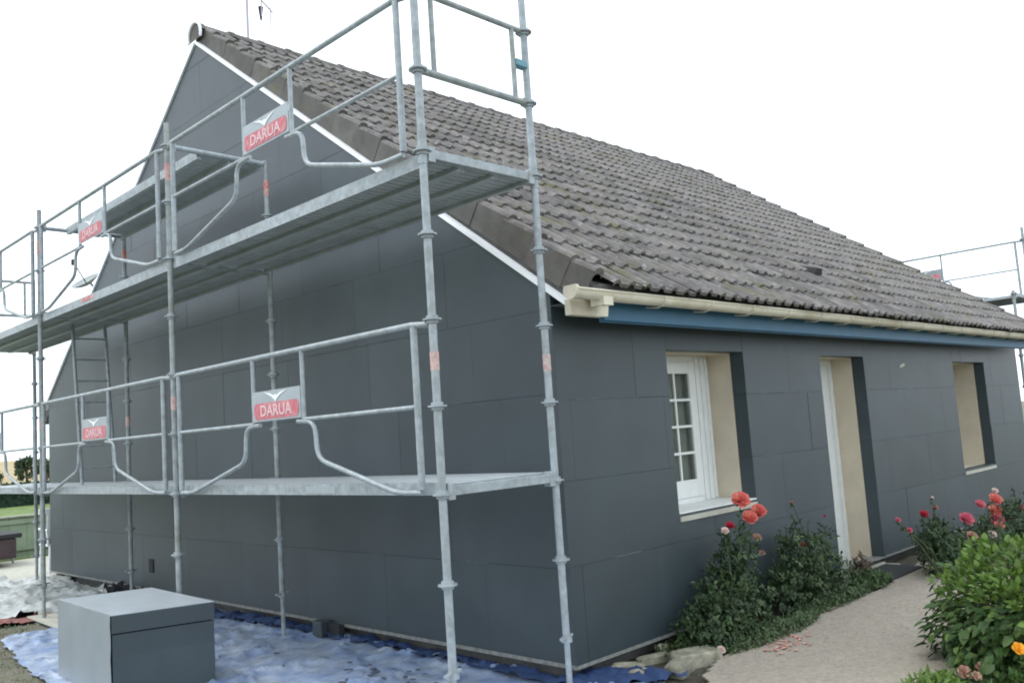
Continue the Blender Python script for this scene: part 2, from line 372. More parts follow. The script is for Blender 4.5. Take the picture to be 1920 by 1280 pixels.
# windows / door ---------------------------------------------------
def casement(mb, x0, x1, z0, z1, y, w=.06, d=.05, rows=4, cols=2, mun=.022):
    mb.box(x0, x0+w, y, y+d, z0, z1); mb.box(x1-w, x1, y, y+d, z0, z1)
    mb.box(x0+w, x1-w, y+.001, y+d-.001, z1-w, z1); mb.box(x0+w, x1-w, y+.001, y+d-.001, z0, z0+w*1.5)
    return (x0+w, x1-w, z0+w*1.5, z1-w)
def make_window(o, rows=4, sw=.07, xm=None, dy=0, rail=.075):
    x0, x1, z0, z1 = o
    ya_, yb_ = .375+dy, .45+dy
    win = MB().box(x0, x0+sw, ya_, yb_, z0, z1).box(x1-sw, x1, ya_, yb_, z0, z1).box(x0+sw, x1-sw, ya_+.001, yb_-.001, z1-.06, z1).box(x0+sw, x1-sw, ya_+.001, yb_-.001, z0, z0+.06).build('window', M['white'], house, bevel=.004)
    win['label'] = 'white casement window with small panes and net curtain'
    mo = MB()
    for k in range(3):
        xx = x1-sw+sw*(k+.5)/3; mo.box(xx-sw*.09, xx+sw*.06, ya_-.012-.006*(k % 2), ya_-.001, z0+.02, z1-.02)
    mo.build('window_moulding', M['white'], win, bevel=.003)
    xm = xm or (x0+x1)/2
    for (a, b) in ((x0+sw, xm), (xm+.003, x1-sw)):
        mb = MB(); gx0, gx1, gz0, gz1 = casement(mb, a, b, z0+.06, z1-.06, (.362 if a < xm-.1 else .360)+dy, w=rail)
        mb.build('casement', M['white'], win, bevel=.004)
        mm = MB(); cx = (gx0+gx1)/2; mm.box(cx-.011, cx+.011, .366+dy, .396+dy, gz0, gz1)
        for k in range(1, rows):
            zz = gz0+(gz1-gz0)*k/rows; mm.box(gx0, cx-.0111, .3665+dy, .395+dy, zz-.011, zz+.011); mm.box(cx+.0111, gx1, .3665+dy, .395+dy, zz-.011, zz+.011)
        mm.build('glazing_bar', M['white'], win)
        for c in range(2):
            for k in range(rows):
                pa = gx0 if c == 0 else cx+.011; pb = cx-.011 if c == 0 else gx1
                pz0 = gz0+(gz1-gz0)*k/rows+.011*(k > 0); pz1 = gz0+(gz1-gz0)*(k+1)/rows-.011*(k < rows-1)
                MB().box(pa, pb, .380+dy, .384+dy, pz0, pz1).build('pane', M['glass_t'], win)
    cur = MB(); n = 60; vs = []; fs = []
    for i in range(n+1):
        x = x0+.06+(x1-x0-.12)*i/n; y = .435+dy+.016*math.sin(i*1.3)+.008*math.sin(i*.47)
        vs += [(x,y,z0+.03),(x,y,z1-.03)]
    for i in range(n): fs.append((2*i, 2*i+2, 2*i+3, 2*i+1))
    cur.add(vs, fs).build('curtain', M['curtain'], win, smooth=True)
    MB().box(x0-.02, x1+.02, .52+dy, .56+dy, z0-.02, z1+.02).build('room_shade_panel', M['dark'], win)  # dark panel put in for the shade of the unlit room
    return win
gm = bpy.data.materials.new('clear_glass'); gm.use_nodes = True; gN = gm.node_tree.nodes; gL = gm.node_tree.links
gb = gN['Principled BSDF']; gt = gN.new('ShaderNodeBsdfTransparent'); gt.inputs[0].default_value = (.85, .87, .85, 1)
gb.inputs['Base Color'].default_value = (.02, .022, .022, 1); gb.inputs['Roughness'].default_value = .05
gx = gN.new('ShaderNodeMixShader'); gx.inputs[0].default_value = .22
gL.new(gt.outputs[0], gx.inputs[1]); gL.new(gb.outputs[0], gx.inputs[2]); gL.new(gx.outputs[0], gN['Material Output'].inputs['Surface'])
M['glass_t'] = gm
w1 = make_window(OPEN[0], 4, .24, 1.62, 0, .10); w3 = make_window(OPEN[2], 3, dy=.11)
# sills
def sill(o, x0e=0):
    x0, x1, z0, z1 = o; mb = MB()
    prism = [( -.014, z0-.06), (.37, z0-.02), (.37, z0), (-.014, z0-.022)]
    vs = [(x0+.004, p[0], p[1]) for p in prism]+[(x1-.004, p[0], p[1]) for p in prism]
    mb.add(vs, [(0,1,2,3)[::-1], (4,5,6,7), (0,1,5,4)[::-1], (1,2,6,5)[::-1], (2,3,7,6)[::-1], (3,0,4,7)[::-1]])
    mb.build('window_sill', M['slab'], house)
sill(OPEN[0]); sill(OPEN[2])
MB().box(OPEN[0][0]+.003, OPEN[0][1]-.003, -.0055, .37, OPEN[0][2]-.0, OPEN[0][2]+.012).build('sill_sheet', M['white'], house)
x0, x1, z0, z1 = OPEN[1]
door = MB().box(x0+.06, x1-.06, .40, .445, z0+.04, z1-.06).build('door', M['white'], house, bevel=.003)
MB().box(x0, x0+.06, .37, .46, z0, z1).box(x1-.06, x1, .37, .46, z0, z1).box(x0+.06, x1-.06, .371, .459, z1-.06, z1).build('door_frame', M['white'], door, bevel=.004)
for zz in ((.25, .95), (1.1, 1.9)): MB().box(x0+.18, x1-.18, .392, .40, zz[0], zz[1]).build('door_panel', M['white'], door, bevel=.006)
MB().box(x0+.11, x0+.14, .385, .40, .92, 1.1).tube([(x0+.125,.385,1.03),(x0+.125,.35,1.03),(x0+.24,.35,1.03)], .009).build('door_handle', M['mast'], door)
MB().box(x0+.004, x1-.004, -.01, .37, z0-.06, z0+.035).build('threshold', M['slab'], house, bevel=.006)

# ------------------------------------------------------------------ roof
TS = .70; AN = math.atan(TS); cA, sA = math.cos(AN), math.sin(AN)
YE, ZE = -.435, 2.82+TS*(-.435); YR = Wd/2; ZR = 2.82+TS*YR
SL = (YR-YE)/cA; NC = 19; GA = SL/NC; TW = .3275; NX = 32; X0 = .12
TSB = .715; ZEB = 2.65+TSB*YE; ANB = math.atan(TSB); GB = (YR-YE)/math.cos(ANB)/NC
rb = MB()
def pr(yo, th0, th1): return None
th = .14
prism_x(rb, [(-.225, 2.82-.225*TS-.05), (YR, ZR-.09), (2*YR-YE-.06, ZEB+.042-.05), (2*YR-YE-.06, ZEB+.042-.05-th), (YR, ZR-.09-th), (-.225, 2.82-.225*TS-.05-th)], .06, L_+.04)
roof = rb.build('roof', M['plinth'], house)
prof = [(0,0),(.04,.015),(.09,.025),(.15,.025),(.20,.015),(.25,0),(.50,-.003),(.54,.015),(.59,.025),(.65,.025),(.70,.015),(.75,0),(1.0,-.003)]
def tile_mesh(mb, x, c, mtx=None, w=TW, jit=0):
    vs = []; n = len(prof)
    for (v, dz) in ((-.035, .034), (GA, .004)):
        for (u, h) in prof: vs.append((u*w, v, h+dz))
    for (u, h) in prof: vs.append((u*w, -.035, h+.008))
    fs = [(i, i+1, n+i+1, n+i) for i in range(n-1)]+[(2*n+i, 2*n+i+1, i+1, i) for i in range(n-1)]
    if mtx is not None: vs = [mtx @ Vector(p) for p in vs]
    mb.add(vs, fs)
def slope_matrix(x, c, back=False):
    s = c*GA
    if not back:
        return Matrix.Translation((x, YE+s*cA, ZE+s*sA)) @ Matrix.Rotation(AN, 4, 'X')
    s = c*GB; return Matrix.Translation((x, 2*YR-YE-s*math.cos(ANB), ZEB+s*math.sin(ANB))) @ Matrix.Rotation(math.pi, 4, 'Z') @ Matrix.Rotation(ANB, 4, 'X')
tm = MB(); tile_mesh(tm, 0, 0); tme = bpy.data.meshes.new('tile'); tme.from_pydata(tm.v, [], tm.f); tme.materials.append(M['tile'])
tme.polygons.foreach_set('use_smooth', [True]*len(tme.polygons)); tme.update()
try: tme.set_sharp_from_angle(angle=R(50))
except Exception: pass
cells = []
camp = Vector(co.location)
for c in range(NC):
    for i in range(NX):
        mt = slope_matrix(X0+i*TW, c); p = mt.translation; d = (p-camp); n = Vector((0,-sA,cA))
        size = abs(d.normalized().dot(n))/d.length_squared
        cells.append((size, c, i))
cells.sort(reverse=True)
rest = MB()
HP = Vector(WL[roof.name])
def place(o, mt, parent):
    o.parent = parent; o.matrix_local = Matrix.Translation(-Vector(WL[parent.name])) @ mt
for n_, (s_, c, i) in enumerate(cells):
    jm = Matrix.Translation((random.uniform(-.005,.005), random.gauss(0,.009), random.uniform(0,.008))) @ Matrix.Rotation(random.gauss(0,.014), 4, 'Z') @ Matrix.Rotation(random.uniform(-.008,.02), 4, 'X')
    mt = slope_matrix(X0+i*TW, c) @ jm
    if n_ < 285:
        o = bpy.data.objects.new('tile', tme); C.objects.link(o); place(o, mt, roof)
    else: tile_mesh(rest, 0, 0, mt)
rest.build('far_tiles', M['tile'], roof, smooth=True, kind='stuff')
back = MB()
for c in range(NC):
    for i in range(NX): tile_mesh(back, 0, 0, slope_matrix(X0+(i+1)*TW, c, True))
back.build('rear_tiles', M['tile'], roof, smooth=True, kind='stuff')
# verge tiles: rolled top and a hanging skirt
vm_ = MB(); vs = []; pf_ = [(-.06,-.17),(-.062,.02),(-.05,.040),(-.02,.050),(.02,.040),(.045,.01)]
for (v, dz) in ((-.035, .034), (GA+.004, 0)):
    for (u, h) in pf_: vs.append((u, v, h+(dz if h > 0 else -.0)))
n = len(pf_)
for (u, h) in pf_: vs.append((u+(.012 if u < 0 else -.008), -.03, h-.012 if h > 0 else h))
fs = [(i, i+1, n+i+1, n+i) for i in range(n-1)]+[(2*n+i, 2*n+i+1, i+1, i) for i in range(n-1)]
vm_.add(vs, fs); vme = bpy.data.meshes.new('verge_tile'); vme.from_pydata(vm_.v, [], vm_.f); vme.materials.append(M['tile_side']); vme.materials.append(M['tile']); vme.polygons.foreach_set('material_index', [0,1,1,1,1]+[0,1,1,1,1]); vme.update()
vmm = vme.copy(); vmm.transform(Matrix.Scale(-1, 4, (1,0,0))); vmm.flip_normals()
for c in range(NC):
    for (x, bk, me_) in ((X0-.02, False, vme), (X0-.02, True, vmm), (X0+NX*TW+.04, False, vmm), (X0+NX*TW+.04, True, vme)):
        o = bpy.data.objects.new('verge_tile', me_); C.objects.link(o)
        place(o, slope_matrix(x, c, bk) @ (Matrix.Translation((0, .125, 0)) @ Matrix.Diagonal((1, .65, 1, 1)) if c == 0 else Matrix.Identity(4)) @ Matrix.Translation((random.uniform(-.006,.004), random.uniform(-.008,.008), random.uniform(-.004,.006))) @ Matrix.Rotation(random.uniform(-.015,.015), 4, 'Y'), roof)
# ridge tiles
rm = MB(); vs = []; n = 9; Lr = .385
for (x, r) in ((0, .140), (.05, .140), (.052, .130), (Lr+.02, .124)):
    for k in range(n):
        a = math.pi*(.06+.88*k/(n-1)); vs.append((x, math.cos(a)*r*1.15, math.sin(a)*r))
for k in range(n):
    a = math.pi*(.06+.88*k/(n-1)); vs.append((0, math.cos(a)*.10*1.15, math.sin(a)*.10))
fs = [(j*n+k, j*n+k+1, (j+1)*n+k+1, (j+1)*n+k) for j in range(3) for k in range(n-1)]+[(4*n+k, 4*n+k+1, k+1, k) for k in range(n-1)]
fs = [f[::-1] for f in fs]
rm.add(vs, fs); rme = bpy.data.meshes.new('ridge_tile'); rme.from_pydata(rm.v, [], rm.f); rme.materials.append(M['tile']); rme.update()
xr = .0; i = 0
while xr < L_+.05:
    o = bpy.data.objects.new('ridge_tile', rme); C.objects.link(o)
    place(o, Matrix.Translation((xr, YR+random.uniform(-.006,.006), ZR-.075+random.uniform(-.004,.006))) @ Matrix.Rotation(random.uniform(-.02,.02), 4, 'Z') @ Matrix.Rotation(random.uniform(-.015,.01), 4, 'Y'), roof)
    xr += Lr
# white cap at the near ridge end
cp = MB(); pts = [(-.015, YR+.155*math.cos(a), ZR-.09+.155*math.sin(a)) for a in [R(q) for q in range(-20, 201, 20)]]
cp.tube(pts, .017, 8); pc = [(-.006, p[1], p[2]) for p in pts]; MB().add(pc, [tuple(range(len(pc)))]).build('ridge_end_mortar', M['tile_side'], roof)
cp.build('ridge_end_cap', M['trim'], roof, smooth=True)
# white rake trim
def rake(side):
    mb = MB(); y0 = -.19; pts = []
    for (yy) in (y0, YR-.02):
        z = Ze+ .72*yy+.0
        y = yy if side > 0 else 2*YR-yy
        pts.append((y, z))
    (ya, za), (yb, zb) = pts; wv = .036
    vs = []
    for x in (-.022, .05):
        vs += [(x,ya,za-wv/2),(x,yb,zb-wv/2),(x,yb,zb+wv/2),(x,ya,za+wv/2)]
    mb.add(vs, [(0,1,2,3),(7,6,5,4),(0,4,5,1),(1,5,6,2),(2,6,7,3),(3,7,4,0)])
    mb.build('rake_trim', M['trim'], roof)
rake(1); rake(-1)
# soffit cheek closing the gable above the boards
ck = MB(); prism_x(ck, [(-.21, 2.36), (-.21, 2.46), (YR, Zr+.07), (2*YR+.21, 2.44), (2*YR+.21, 2.36), (YR, Zr-.05)], .055, .10)
ck.build('verge_board', M['plinth'], roof)
# fascia, soffit, end block
MB().box(.255, L_, -.262, -.238, 2.315, 2.455).build('fascia_board', M['blue'], roof, bevel=.003)
MB().box(.06, .2549, -.325, -.10, 2.455, 2.565).box(.062, .45, -.405, -.3255, 2.47, 2.535).box(.255, L_, -.325, -.228, 2.4555, 2.565).build('eaves_filler', M['plinth'], roof)
MB().box(.255, L_, -.236, -.004, 2.435, 2.447).box(.255, L_, -.237, -.215, 2.305, 2.43).build('soffit', M['blue'], roof)
MB().box(-.10, .252, -.268, -.215, 2.335, 2.445).build('eaves_end_block', M['gutter'], roof, bevel=.006)
MB().box(.0, L_, -.19, .0, 2.20+.24, 2.434+.002).build('eaves_underlay', M['plinth'], roof)
# gutter
gt_ = MB(); n = 9; vs = []; ro = .057; yc, zc = -.38, 2.478
xs = [-.22, 3.2, 6.8, L_+.05]
for x in xs:
    for k in range(n):
        a = math.pi+math.pi*k/(n-1); vs.append((x, yc+ro*math.cos(a), zc+ro*math.sin(a)))
    for k in range(n-1, -1, -1):
        a = math.pi+math.pi*k/(n-1); vs.append((x, yc+(ro-.006)*math.cos(a), zc+(ro-.006)*math.sin(a)))
m_ = 2*n
fs = [(j*m_+k, (j+1)*m_+k, (j+1)*m_+(k+1) % m_, j*m_+(k+1) % m_) for j in range(len(xs)-1) for k in range(m_)]
gt_.add(vs, fs)
gt_.tube([(-.22, yc-ro, zc+.004), (L_+.05, yc-ro, zc+.004)], .009, 8)
gut = gt_.build('gutter', M['gutter'], roof, smooth=True)
gc = MB()
for x in (-.225,):
    ring = [(x, yc+.061*math.cos(math.pi+math.pi*k/12), zc+.063*math.sin(math.pi+math.pi*k/12)) for k in range(13)]+[(x, yc+.05, zc+.03), (x, yc-.05, zc+.03)]
    r2 = [(p[0]+.03, p[1], p[2]) for p in ring]; n = len(ring)
    gc.add(ring+r2, [tuple(range(n)), tuple(range(2*n-1, n-1, -1))]+[(i, n+i, n+(i+1) % n, (i+1) % n) for i in range(n)])
gc.build('gutter_end_cap', M['gutter'], gut)
MB().tube([(.10, yc, zc-.03), (.10, yc, zc-.09), (.10, yc+.01, zc-.16)], [.050, .042, .040], 14).box(.05, .15, yc-.055, yc+.06, zc-.09, zc-.03).build('gutter_outlet', M['gutter'], gut, smooth=True)
xb = .75
while xb < L_:
    MB().tube([(xb, yc-ro-.012, zc+.01), (xb, yc-ro-.008, zc-.03), (xb, yc-ro*.5, zc-.056), (xb, yc+.01, zc-.066), (xb, -.264, zc-.05)], .006, 6).build('gutter_bracket', M['gutter'], gut, smooth=True)
    xb += .62
# vent tile
vt = MB(); mt = slope_matrix(4.88, 3)
vs = [mt @ Vector(p) for p in ((-.10,-.12,.02),(.10,-.12,.02),(.10,.16,.03),(-.10,.16,.03),(-.06,-.10,.12),(.06,-.10,.12),(.05,.12,.05),(-.05,.12,.05))]
vt.add(vs, [(4,5,6,7),(0,1,5,4),(1,2,6,5),(2,3,7,6),(3,0,4,7)]); vt.build('vent_tile', M['dark'], roof, bevel=.01)

# ------------------------------------------------------------------ scaffolds
ZD = 1.263
def rosette_mesh():
    mb = MB(); n = 16
    mb.cyl((0,0), .056, -.005, .005, n); mb.cyl((0,0), .036, -.022, .022, 12)
    return mb
rmb = rosette_mesh(); ros = bpy.data.meshes.new('rosette'); ros.from_pydata(rmb.v, [], rmb.f); ros.materials.append(M['galv']); ros.update()
def bend(pts, r=.06, n=5):
    out = [Vector(pts[0])]
    for i in range(1, len(pts)-1):
        p = Vector(pts[i]); a = (Vector(pts[i-1])-p); b = (Vector(pts[i+1])-p); ra = min(r, a.length*.45, b.length*.45)
        A = p+a.normalized()*ra; Bp = p+b.normalized()*ra
        for k in range(n+1):
            t = k/n; out.append(A*(1-t)**2+p*2*t*(1-t)+Bp*t*t)
    out.append(Vector(pts[-1])); return out
def text_mesh(body, size, m, parent, loc, rot, name='lettering', sx=1):
    cu = bpy.data.curves.new('t', 'FONT'); cu.body = body; cu.size = size; cu.extrude = .001; cu.align_x = 'CENTER'; cu.align_y = 'CENTER'; cu.resolution_u = 3; cu.offset = size*.02
    tmp = bpy.data.objects.new('t', cu); C.objects.link(tmp); dg = bpy.context.evaluated_depsgraph_get()
    me = bpy.data.meshes.new_from_object(tmp.evaluated_get(dg)); bpy.data.objects.remove(tmp)
    me.materials.clear(); me.materials.append(m)
    o = bpy.data.objects.new(name, me); C.objects.link(o); o.parent = parent
    o.matrix_local = Matrix.Translation(Vector(loc)-Vector(WL[parent.name])) @ rot @ Matrix.Diagonal((sx, 1, 1, 1)); return o
def scaffold(name, xo, xi, ys, label, bays=None, full=True, endrail=(), deck3=None, detail=True, lowdecks=True):
    sg = 1 if xo < xi else -1            # sg=1: outer side faces -x
    root = thing(name, (xo, ys[0], G), label, 'scaffold', 'scaffolds at the two gable ends')
    for j, y in enumerate(ys):
        for x, top, low in ((xo, 4.47 if not (j == 0 and sg > 0) else 4.9, G), (xi, (4.30 if j else 4.9) if sg > 0 else 3.32, G)):
            lean = .0
            mb = MB(); mb.cyl((x, y), .0242, ZD-1.0+.02, top, 14)
            mb.cyl((x, y), .019, G+.01, ZD-.98, 10)                       # jack
            mb.box(x-.075, x+.075, y-.075, y+.075, G, G+.008)
            mb.cyl((x, y), .0275, ZD+1.92, ZD+2.12 if detail else ZD+1.95, 14)     # spigot sleeve
            p = mb.build('standard', M['galv'] if j == 0 else M['galv_d'], root, (x, y, G), smooth=True)
            nn = MB().cyl((x, y), .036, ZD-1.0-.01, ZD-1.0+.02, 10).obox((x, y, ZD-1.0+.02), (.075,.025,0), (-.004,.012,0), (0,0,.007)).build('jack_nut', M['galv'], p)
            k = -.5
            while ZD+k < top-.05:
                o = bpy.data.objects.new('rosette', ros); C.objects.link(o); o.parent = p; o.location = (0, 0, ZD+k-G); k += .5
            if detail:
                for zz, mm, h in ((2.02, 'bandpale', .055), (4.03, 'band', .075)):
                    if zz < 3 or j in (1, 2): MB().cyl((x, y), .0262, zz-h, zz+h, 14).build('colour_band', M[mm], p, smooth=True)
        # transoms
        for zt in ((ZD if lowdecks else None), ZD+2-.03):
            if zt is None: continue
            tb = MB().box(min(xo,xi)+.03, max(xo,xi)-.03, y-.024, y+.024, zt-.012, zt+.045)
            tb.box(min(xo,xi)+.022, min(xo,xi)+.075, y-.03, y+.03, zt-.035, zt+.06).box(max(xo,xi)-.075, max(xo,xi)-.022, y-.03, y+.03, zt-.035, zt+.06)
            tb.build('transom', M['galv'], root, bevel=.004)
        if detail and j in (1, 2):
            MB().tube([(xo+.03*sg, y, ZD+3), (xi-.03*sg, y, ZD+3)], .024, 12).box(min(xo,xi)+.02, min(xo,xi)+.07, y-.02, y+.02, ZD+2.96, ZD+3.04).build('transom', M['galv'], root, smooth=True)
    # decks
    def plank(x0, x1, y0, y1, zb, ztop):
        mb = MB(); mb.box(x0, x1, y0, y1, ztop-.008, ztop)
        mb.box(x0, x0+.012, y0, y1, zb, ztop-.0081); mb.box(x1-.012, x1, y0, y1, zb, ztop-.0081)
        mb.box(x0+.012, x0+.03, y0, y1, zb, zb+.006); mb.box(x1-.03, x1-.012, y0, y1, zb, zb+.006)
        y = y0+.05
        while y < y1-.02: mb.box(x0+.0125, x1-.0125, y, y+.026, ztop-.0135, ztop-.0082); y += .068
        return mb.build('deck_plank', M['plank'], root)
    for b in range(len(ys)-1):
        y0, y1 = ys[b]+.035, ys[b+1]-.035; a = min(xo, xi)+.035; wv = (abs(xo-xi)-.07)/3; xa = a
        for lev in (0, 1):
            if lev == 0 and not lowdecks: continue
            zb, zt = ((ZD+.0, ZD+.055) if lev == 0 else (ZD+2-.060, ZD+2-.015))
            for q in range(3): plank(xa+q*wv+.004, xa+(q+1)*wv-.004, y0, y1, zb+.002*q, zt)
            xe = xo+.012*sg
            MB().box(min(xe,xe+.012*sg), max(xe,xe+.012*sg), y0, y1, zb-.006-.022*lev, zt+.012).build('deck_edge', M['galv'], root)
            if lev == 0 or b != 0:
                yy = y0+(1.05 if lev == 0 else 1.75); MB().box(min(xe,xe-.0015*sg)-.001, max(xe,xe-.0015*sg), yy, yy+.36, zb+.004, zt-.004).build('deck_sticker', M['band'] if lev else M['signgrey'], root)
            if lev == 0 and not lowdecks: continue
            # one-piece guardrail frame
            z = ZD+2*lev; s0 = ys[b]; s1 = ys[b+1]; x = xo-.03*sg
            v0, v1 = s0+1.36, s0+2.03
            fr = MB()
            fr.tube([(xo, s0+.03, z+.975), (x, s0+.16, z+.985), (x, s1-.16, z+.985), (xo, s1-.03, z+.975)], .019, 12)
            for yy in (s0+.14, s1-.17): fr.tube([(x, yy, z+.97), (x, yy, z+.03)], .021, 12)
            fr.tube([(x, s0+.14, z+.505), (x, v0, z+.505)], .0145, 10); fr.tube([(x, v1, z+.505), (x, s1-.17, z+.505)], .0145, 10)
            fr.tube([(x, v0, z+.975), (x, v0, z+.50)], .0165, 10); fr.tube([(x, v1, z+.975), (x, v1, z+.50)], .0165, 10)
            fr.tube(bend([(x, v0+.08, z+.495), (x, v0-.13, z+.485), (x, v0-.145, z+.235), (x, s0+.38, z+.012), (x, s0+.14, z+.012)], .10), .0165, 10)
            fr.tube(bend([(x, v1-.08, z+.495), (x, v1+.13, z+.485), (x, v1+.145, z+.235), (x, s1-.38, z+.012), (x, s1-.17, z+.012)], .10), .0165, 10)
            fo = fr.build('guardrail', M['galv'], root, smooth=True)
            if not detail and b: continue
            sq = 1; xp = x-.017*sq
            MB().box(min(xp,xp+.003*sq), max(xp,xp+.003*sq), v0+.012, v1-.012, z+.52, z+.735).build('sign_plate', M['signgrey'], fo)
            # red band with rounded corners
            pts = []; cy, cz, hw, hh, rr = (v0+v1)/2, z+.592, (v1-v0)/2-.035, .058, .04
            for (qx, qz, a0) in ((hw-rr, hh-rr, 0), (-hw+rr, hh-rr, 90), (-hw+rr, -hh+rr, 180), (hw-rr, -hh+rr, 270)):
                for k in range(5):
                    an_ = R(a0+k*22.5); pts.append((cy+qx+rr*math.cos(an_), cz+qz+rr*math.sin(an_)))
            rd = MB(); n = len(pts); xq = xp-.003*sq
            rd.add([(xq,p[0],p[1]) for p in pts]+[(xp-.0005*sq,p[0],p[1]) for p in pts], [tuple(range(n))[::-1 if sq > 0 else 1]]+[(i,(i+1)%n,n+(i+1)%n,n+i) for i in range(n)])
            rd.build('red_band', M['red'], fo)
            bd = MB(); by, bz = cy, z+.675
            bird = [(-.16,.052),(-.06,.018),(-.012,-.012),(0,-.026),(.012,-.012),(.06,.018),(.16,.052),(.07,.040),(.02,.022),(0,.03),(-.02,.022),(-.07,.040)]
            bd.add([(xq,by+p[0],bz+p[1]) for p in bird], [(2,3,4,8,9,10),(0,1,2,10,11),(4,5,6,7,8)]); bd.build('bird_emblem', M['plastic'], fo)
            text_mesh('DARUA', .112, M['signwhite'], fo, (xq-.0015*sq, cy, cz-.002), Matrix.Rotation(R(-90*sq), 4, 'Z') @ Matrix.Rotation(R(90), 4, 'X'), sx=1.12)
    # end guardrails
    for ye in endrail:
        er = MB(); z = ZD+2; a, b_ = min(xo,xi), max(xo,xi)
        er.tube([(a+.02, ye, z+1.0), (b_-.02, ye, z+1.0)], .019, 10); er.tube([(a+.02, ye, z+.5), (b_-.02, ye, z+.5)], .0225, 10)
        er.tube([(a+.13, ye, z+1.0), (a+.13, ye, z+.5)], .017, 10); er.tube([(b_-.12, ye, z+1.0), (b_-.12, ye, z+.5)], .017, 10)
        for xx in (a+.03, b_-.03): er.box(xx-.03, xx+.03, ye-.02, ye+.02, z+.485, z+.525)
        e_ = er.build('end_guardrail', M['galv_d'], root, smooth=True)
        if ye == ys[0] and sg > 0: MB().box(b_-.115, b_-.01, ye-.028, ye+.028, z+.735, z+.785).build('blue_clamp', M['clampblue'], e_, bevel=.008)
    if deck3:
        y0, y1 = ys[1]+.03, ys[2]-.03
        for q, (a, b_) in enumerate(((-.95, -.645), (-.635, -.335))): plank(a, b_, y0, y1, ZD+3-.05, ZD+3+.025)
        MB().box(-.966, -.952, y0, y1, ZD+2.945, ZD+3.03).build('deck_edge', M['galv'], root)
    return root
YS = [-.203, 3.229, 6.62, 10.01]
sc = scaffold('scaffold', -1.25, -.30, YS, 'galvanised tube scaffold standing along the near gable wall with two walking levels', endrail=(YS[0], YS[3]), deck3=True)
sf = scaffold('scaffold', 12.2, 11.25, [.09, 3.49, 6.89, 10.29], 'distant scaffold beyond the far end of the roof at the right edge', endrail=(), detail=False, lowdecks=False)

# ladder between the two decks
ld = thing('ladder', (-.55, 6.9, ZD+.06), 'aluminium ladder leaning inside the left scaffold bay from lower to upper deck', 'ladder')
lb = MB(); ya, yb, za, zb = 6.88, 7.12, ZD+.06, ZD+1.98
for x in (-.74, -.36): MB().tube([(x, ya, za), (x, yb, zb)], .019, 10).build('ladder_rail', M['galv'], ld, smooth=True)
for k in range(7):
    t_ = (k+.7)/7.4; MB().tube([(-.74, ya+(yb-ya)*t_, za+(zb-za)*t_), (-.36, ya+(yb-ya)*t_, za+(zb-za)*t_)], .011, 8).build('rung', M['galv_d'], ld, smooth=True)

# ------------------------------------------------------------------ aerial and dish
an = thing('roof_antenna', (.9, 5.6, 6.2), 'thin television aerial mast rising behind the roof ridge', 'antenna')
MB().tube([(.9,5.6,6.1),(.9,5.6,7.5)], .017, 8).build('mast', M['mast'], an, smooth=True)
MB().tube([(.35,5.15,7.42),(1.5,6.0,7.42)], .010, 6).build('boom', M['mast'], an)
for q, hh in ((.05,.22),(.3,.2),(.75,.22),(.95,.3)):
    px, py = .35+1.15*q, 5.15+.85*q; MB().tube([(px,py,7.42-hh),(px,py,7.42+hh)], .008, 6).build('element', M['mast'], an)
MB().tube([(1.22,5.82,7.16),(1.22,5.82,7.34)], [.012,.035], 8).build('balun', M['dark'], an)
ds = thing('satellite_dish', (.22, 9.3, 3.5), 'small satellite dish on the far slope beside the left roof edge', 'satellite dish')
MB().tube([(.35,9.35,3.45),(.35,9.35,4.1),(.25,9.3,4.2)], .018, 8).build('dish_arm', M['mast'], ds)
dm = MB(); rings = []; nrm = Vector((-.55,-.15,.8)).normalized(); ax = nrm.cross(Vector((0,0,1))).normalized(); ay = nrm.cross(ax)
vs = [Vector((.22,9.3,4.15))]; n = 18
for j in range(1, 5):
    r = .062*j
    for k in range(n): vs.append(Vector((.22,9.3,4.15))+ax*math.cos(2*math.pi*k/n)*r*.8+ay*math.sin(2*math.pi*k/n)*r*.9+nrm*r*r*1.3)
fs = [(0, 1+k, 1+(k+1) % n) for k in range(n)]+[(1+(j-1)*n+k, 1+j*n+k, 1+j*n+(k+1) % n, 1+(j-1)*n+(k+1) % n) for j in range(1, 4) for k in range(n)]
dm.add(vs, fs).build('dish_bowl', M['dish'], ds, smooth=True)
MB().tube([(.22,9.3,4.15), (.22-.2,9.24,4.44)], .008, 6).box(-.02,.03,9.2,9.26,4.42,4.50).build('feed_arm', M['dark'], ds)

# ------------------------------------------------------------------ tarpaulins, sheets
def crumple(name, poly, z, amp, m, label, cat, step=.05, seed=1, sc_=2.5, thick=0, rip=.5, step2=None):
    f = inpoly(poly); xs_ = [p[0] for p in poly]; ys_ = [p[1] for p in poly]
    def zf(x, y):
        a = max(0, 1-1.6*abs(fbm(x, y*.7, sc_, seed)))**3; b = max(0, 1-1.8*abs(fbm(x+3, y*1.2, sc_*2.1, seed+5)))**3; d = fbm(x, y, sc_*5, seed+9)
        return z+amp*(a*.75+b*.5*rip*2*max(0, .5+fbm(x, y, 1.1, seed+2)))+amp*.07*d+.35*amp*max(0, fbm(x*.8, y*.8, 1.0, seed+20))
    mb = gridsheet(f, min(xs_), max(xs_), min(ys_), max(ys_), step, zf)
    for i, (x, y, zz) in enumerate(mb.v): mb.v[i] = (x+.03*fbm(x, y, 5, seed), y+.03*fbm(x, y, 5, seed+3), zz)
    o = mb.build(name, m, smooth=False); me = o.data; me.polygons.foreach_set('use_smooth', [True]*len(me.polygons))
    tag(o, label, cat); return o
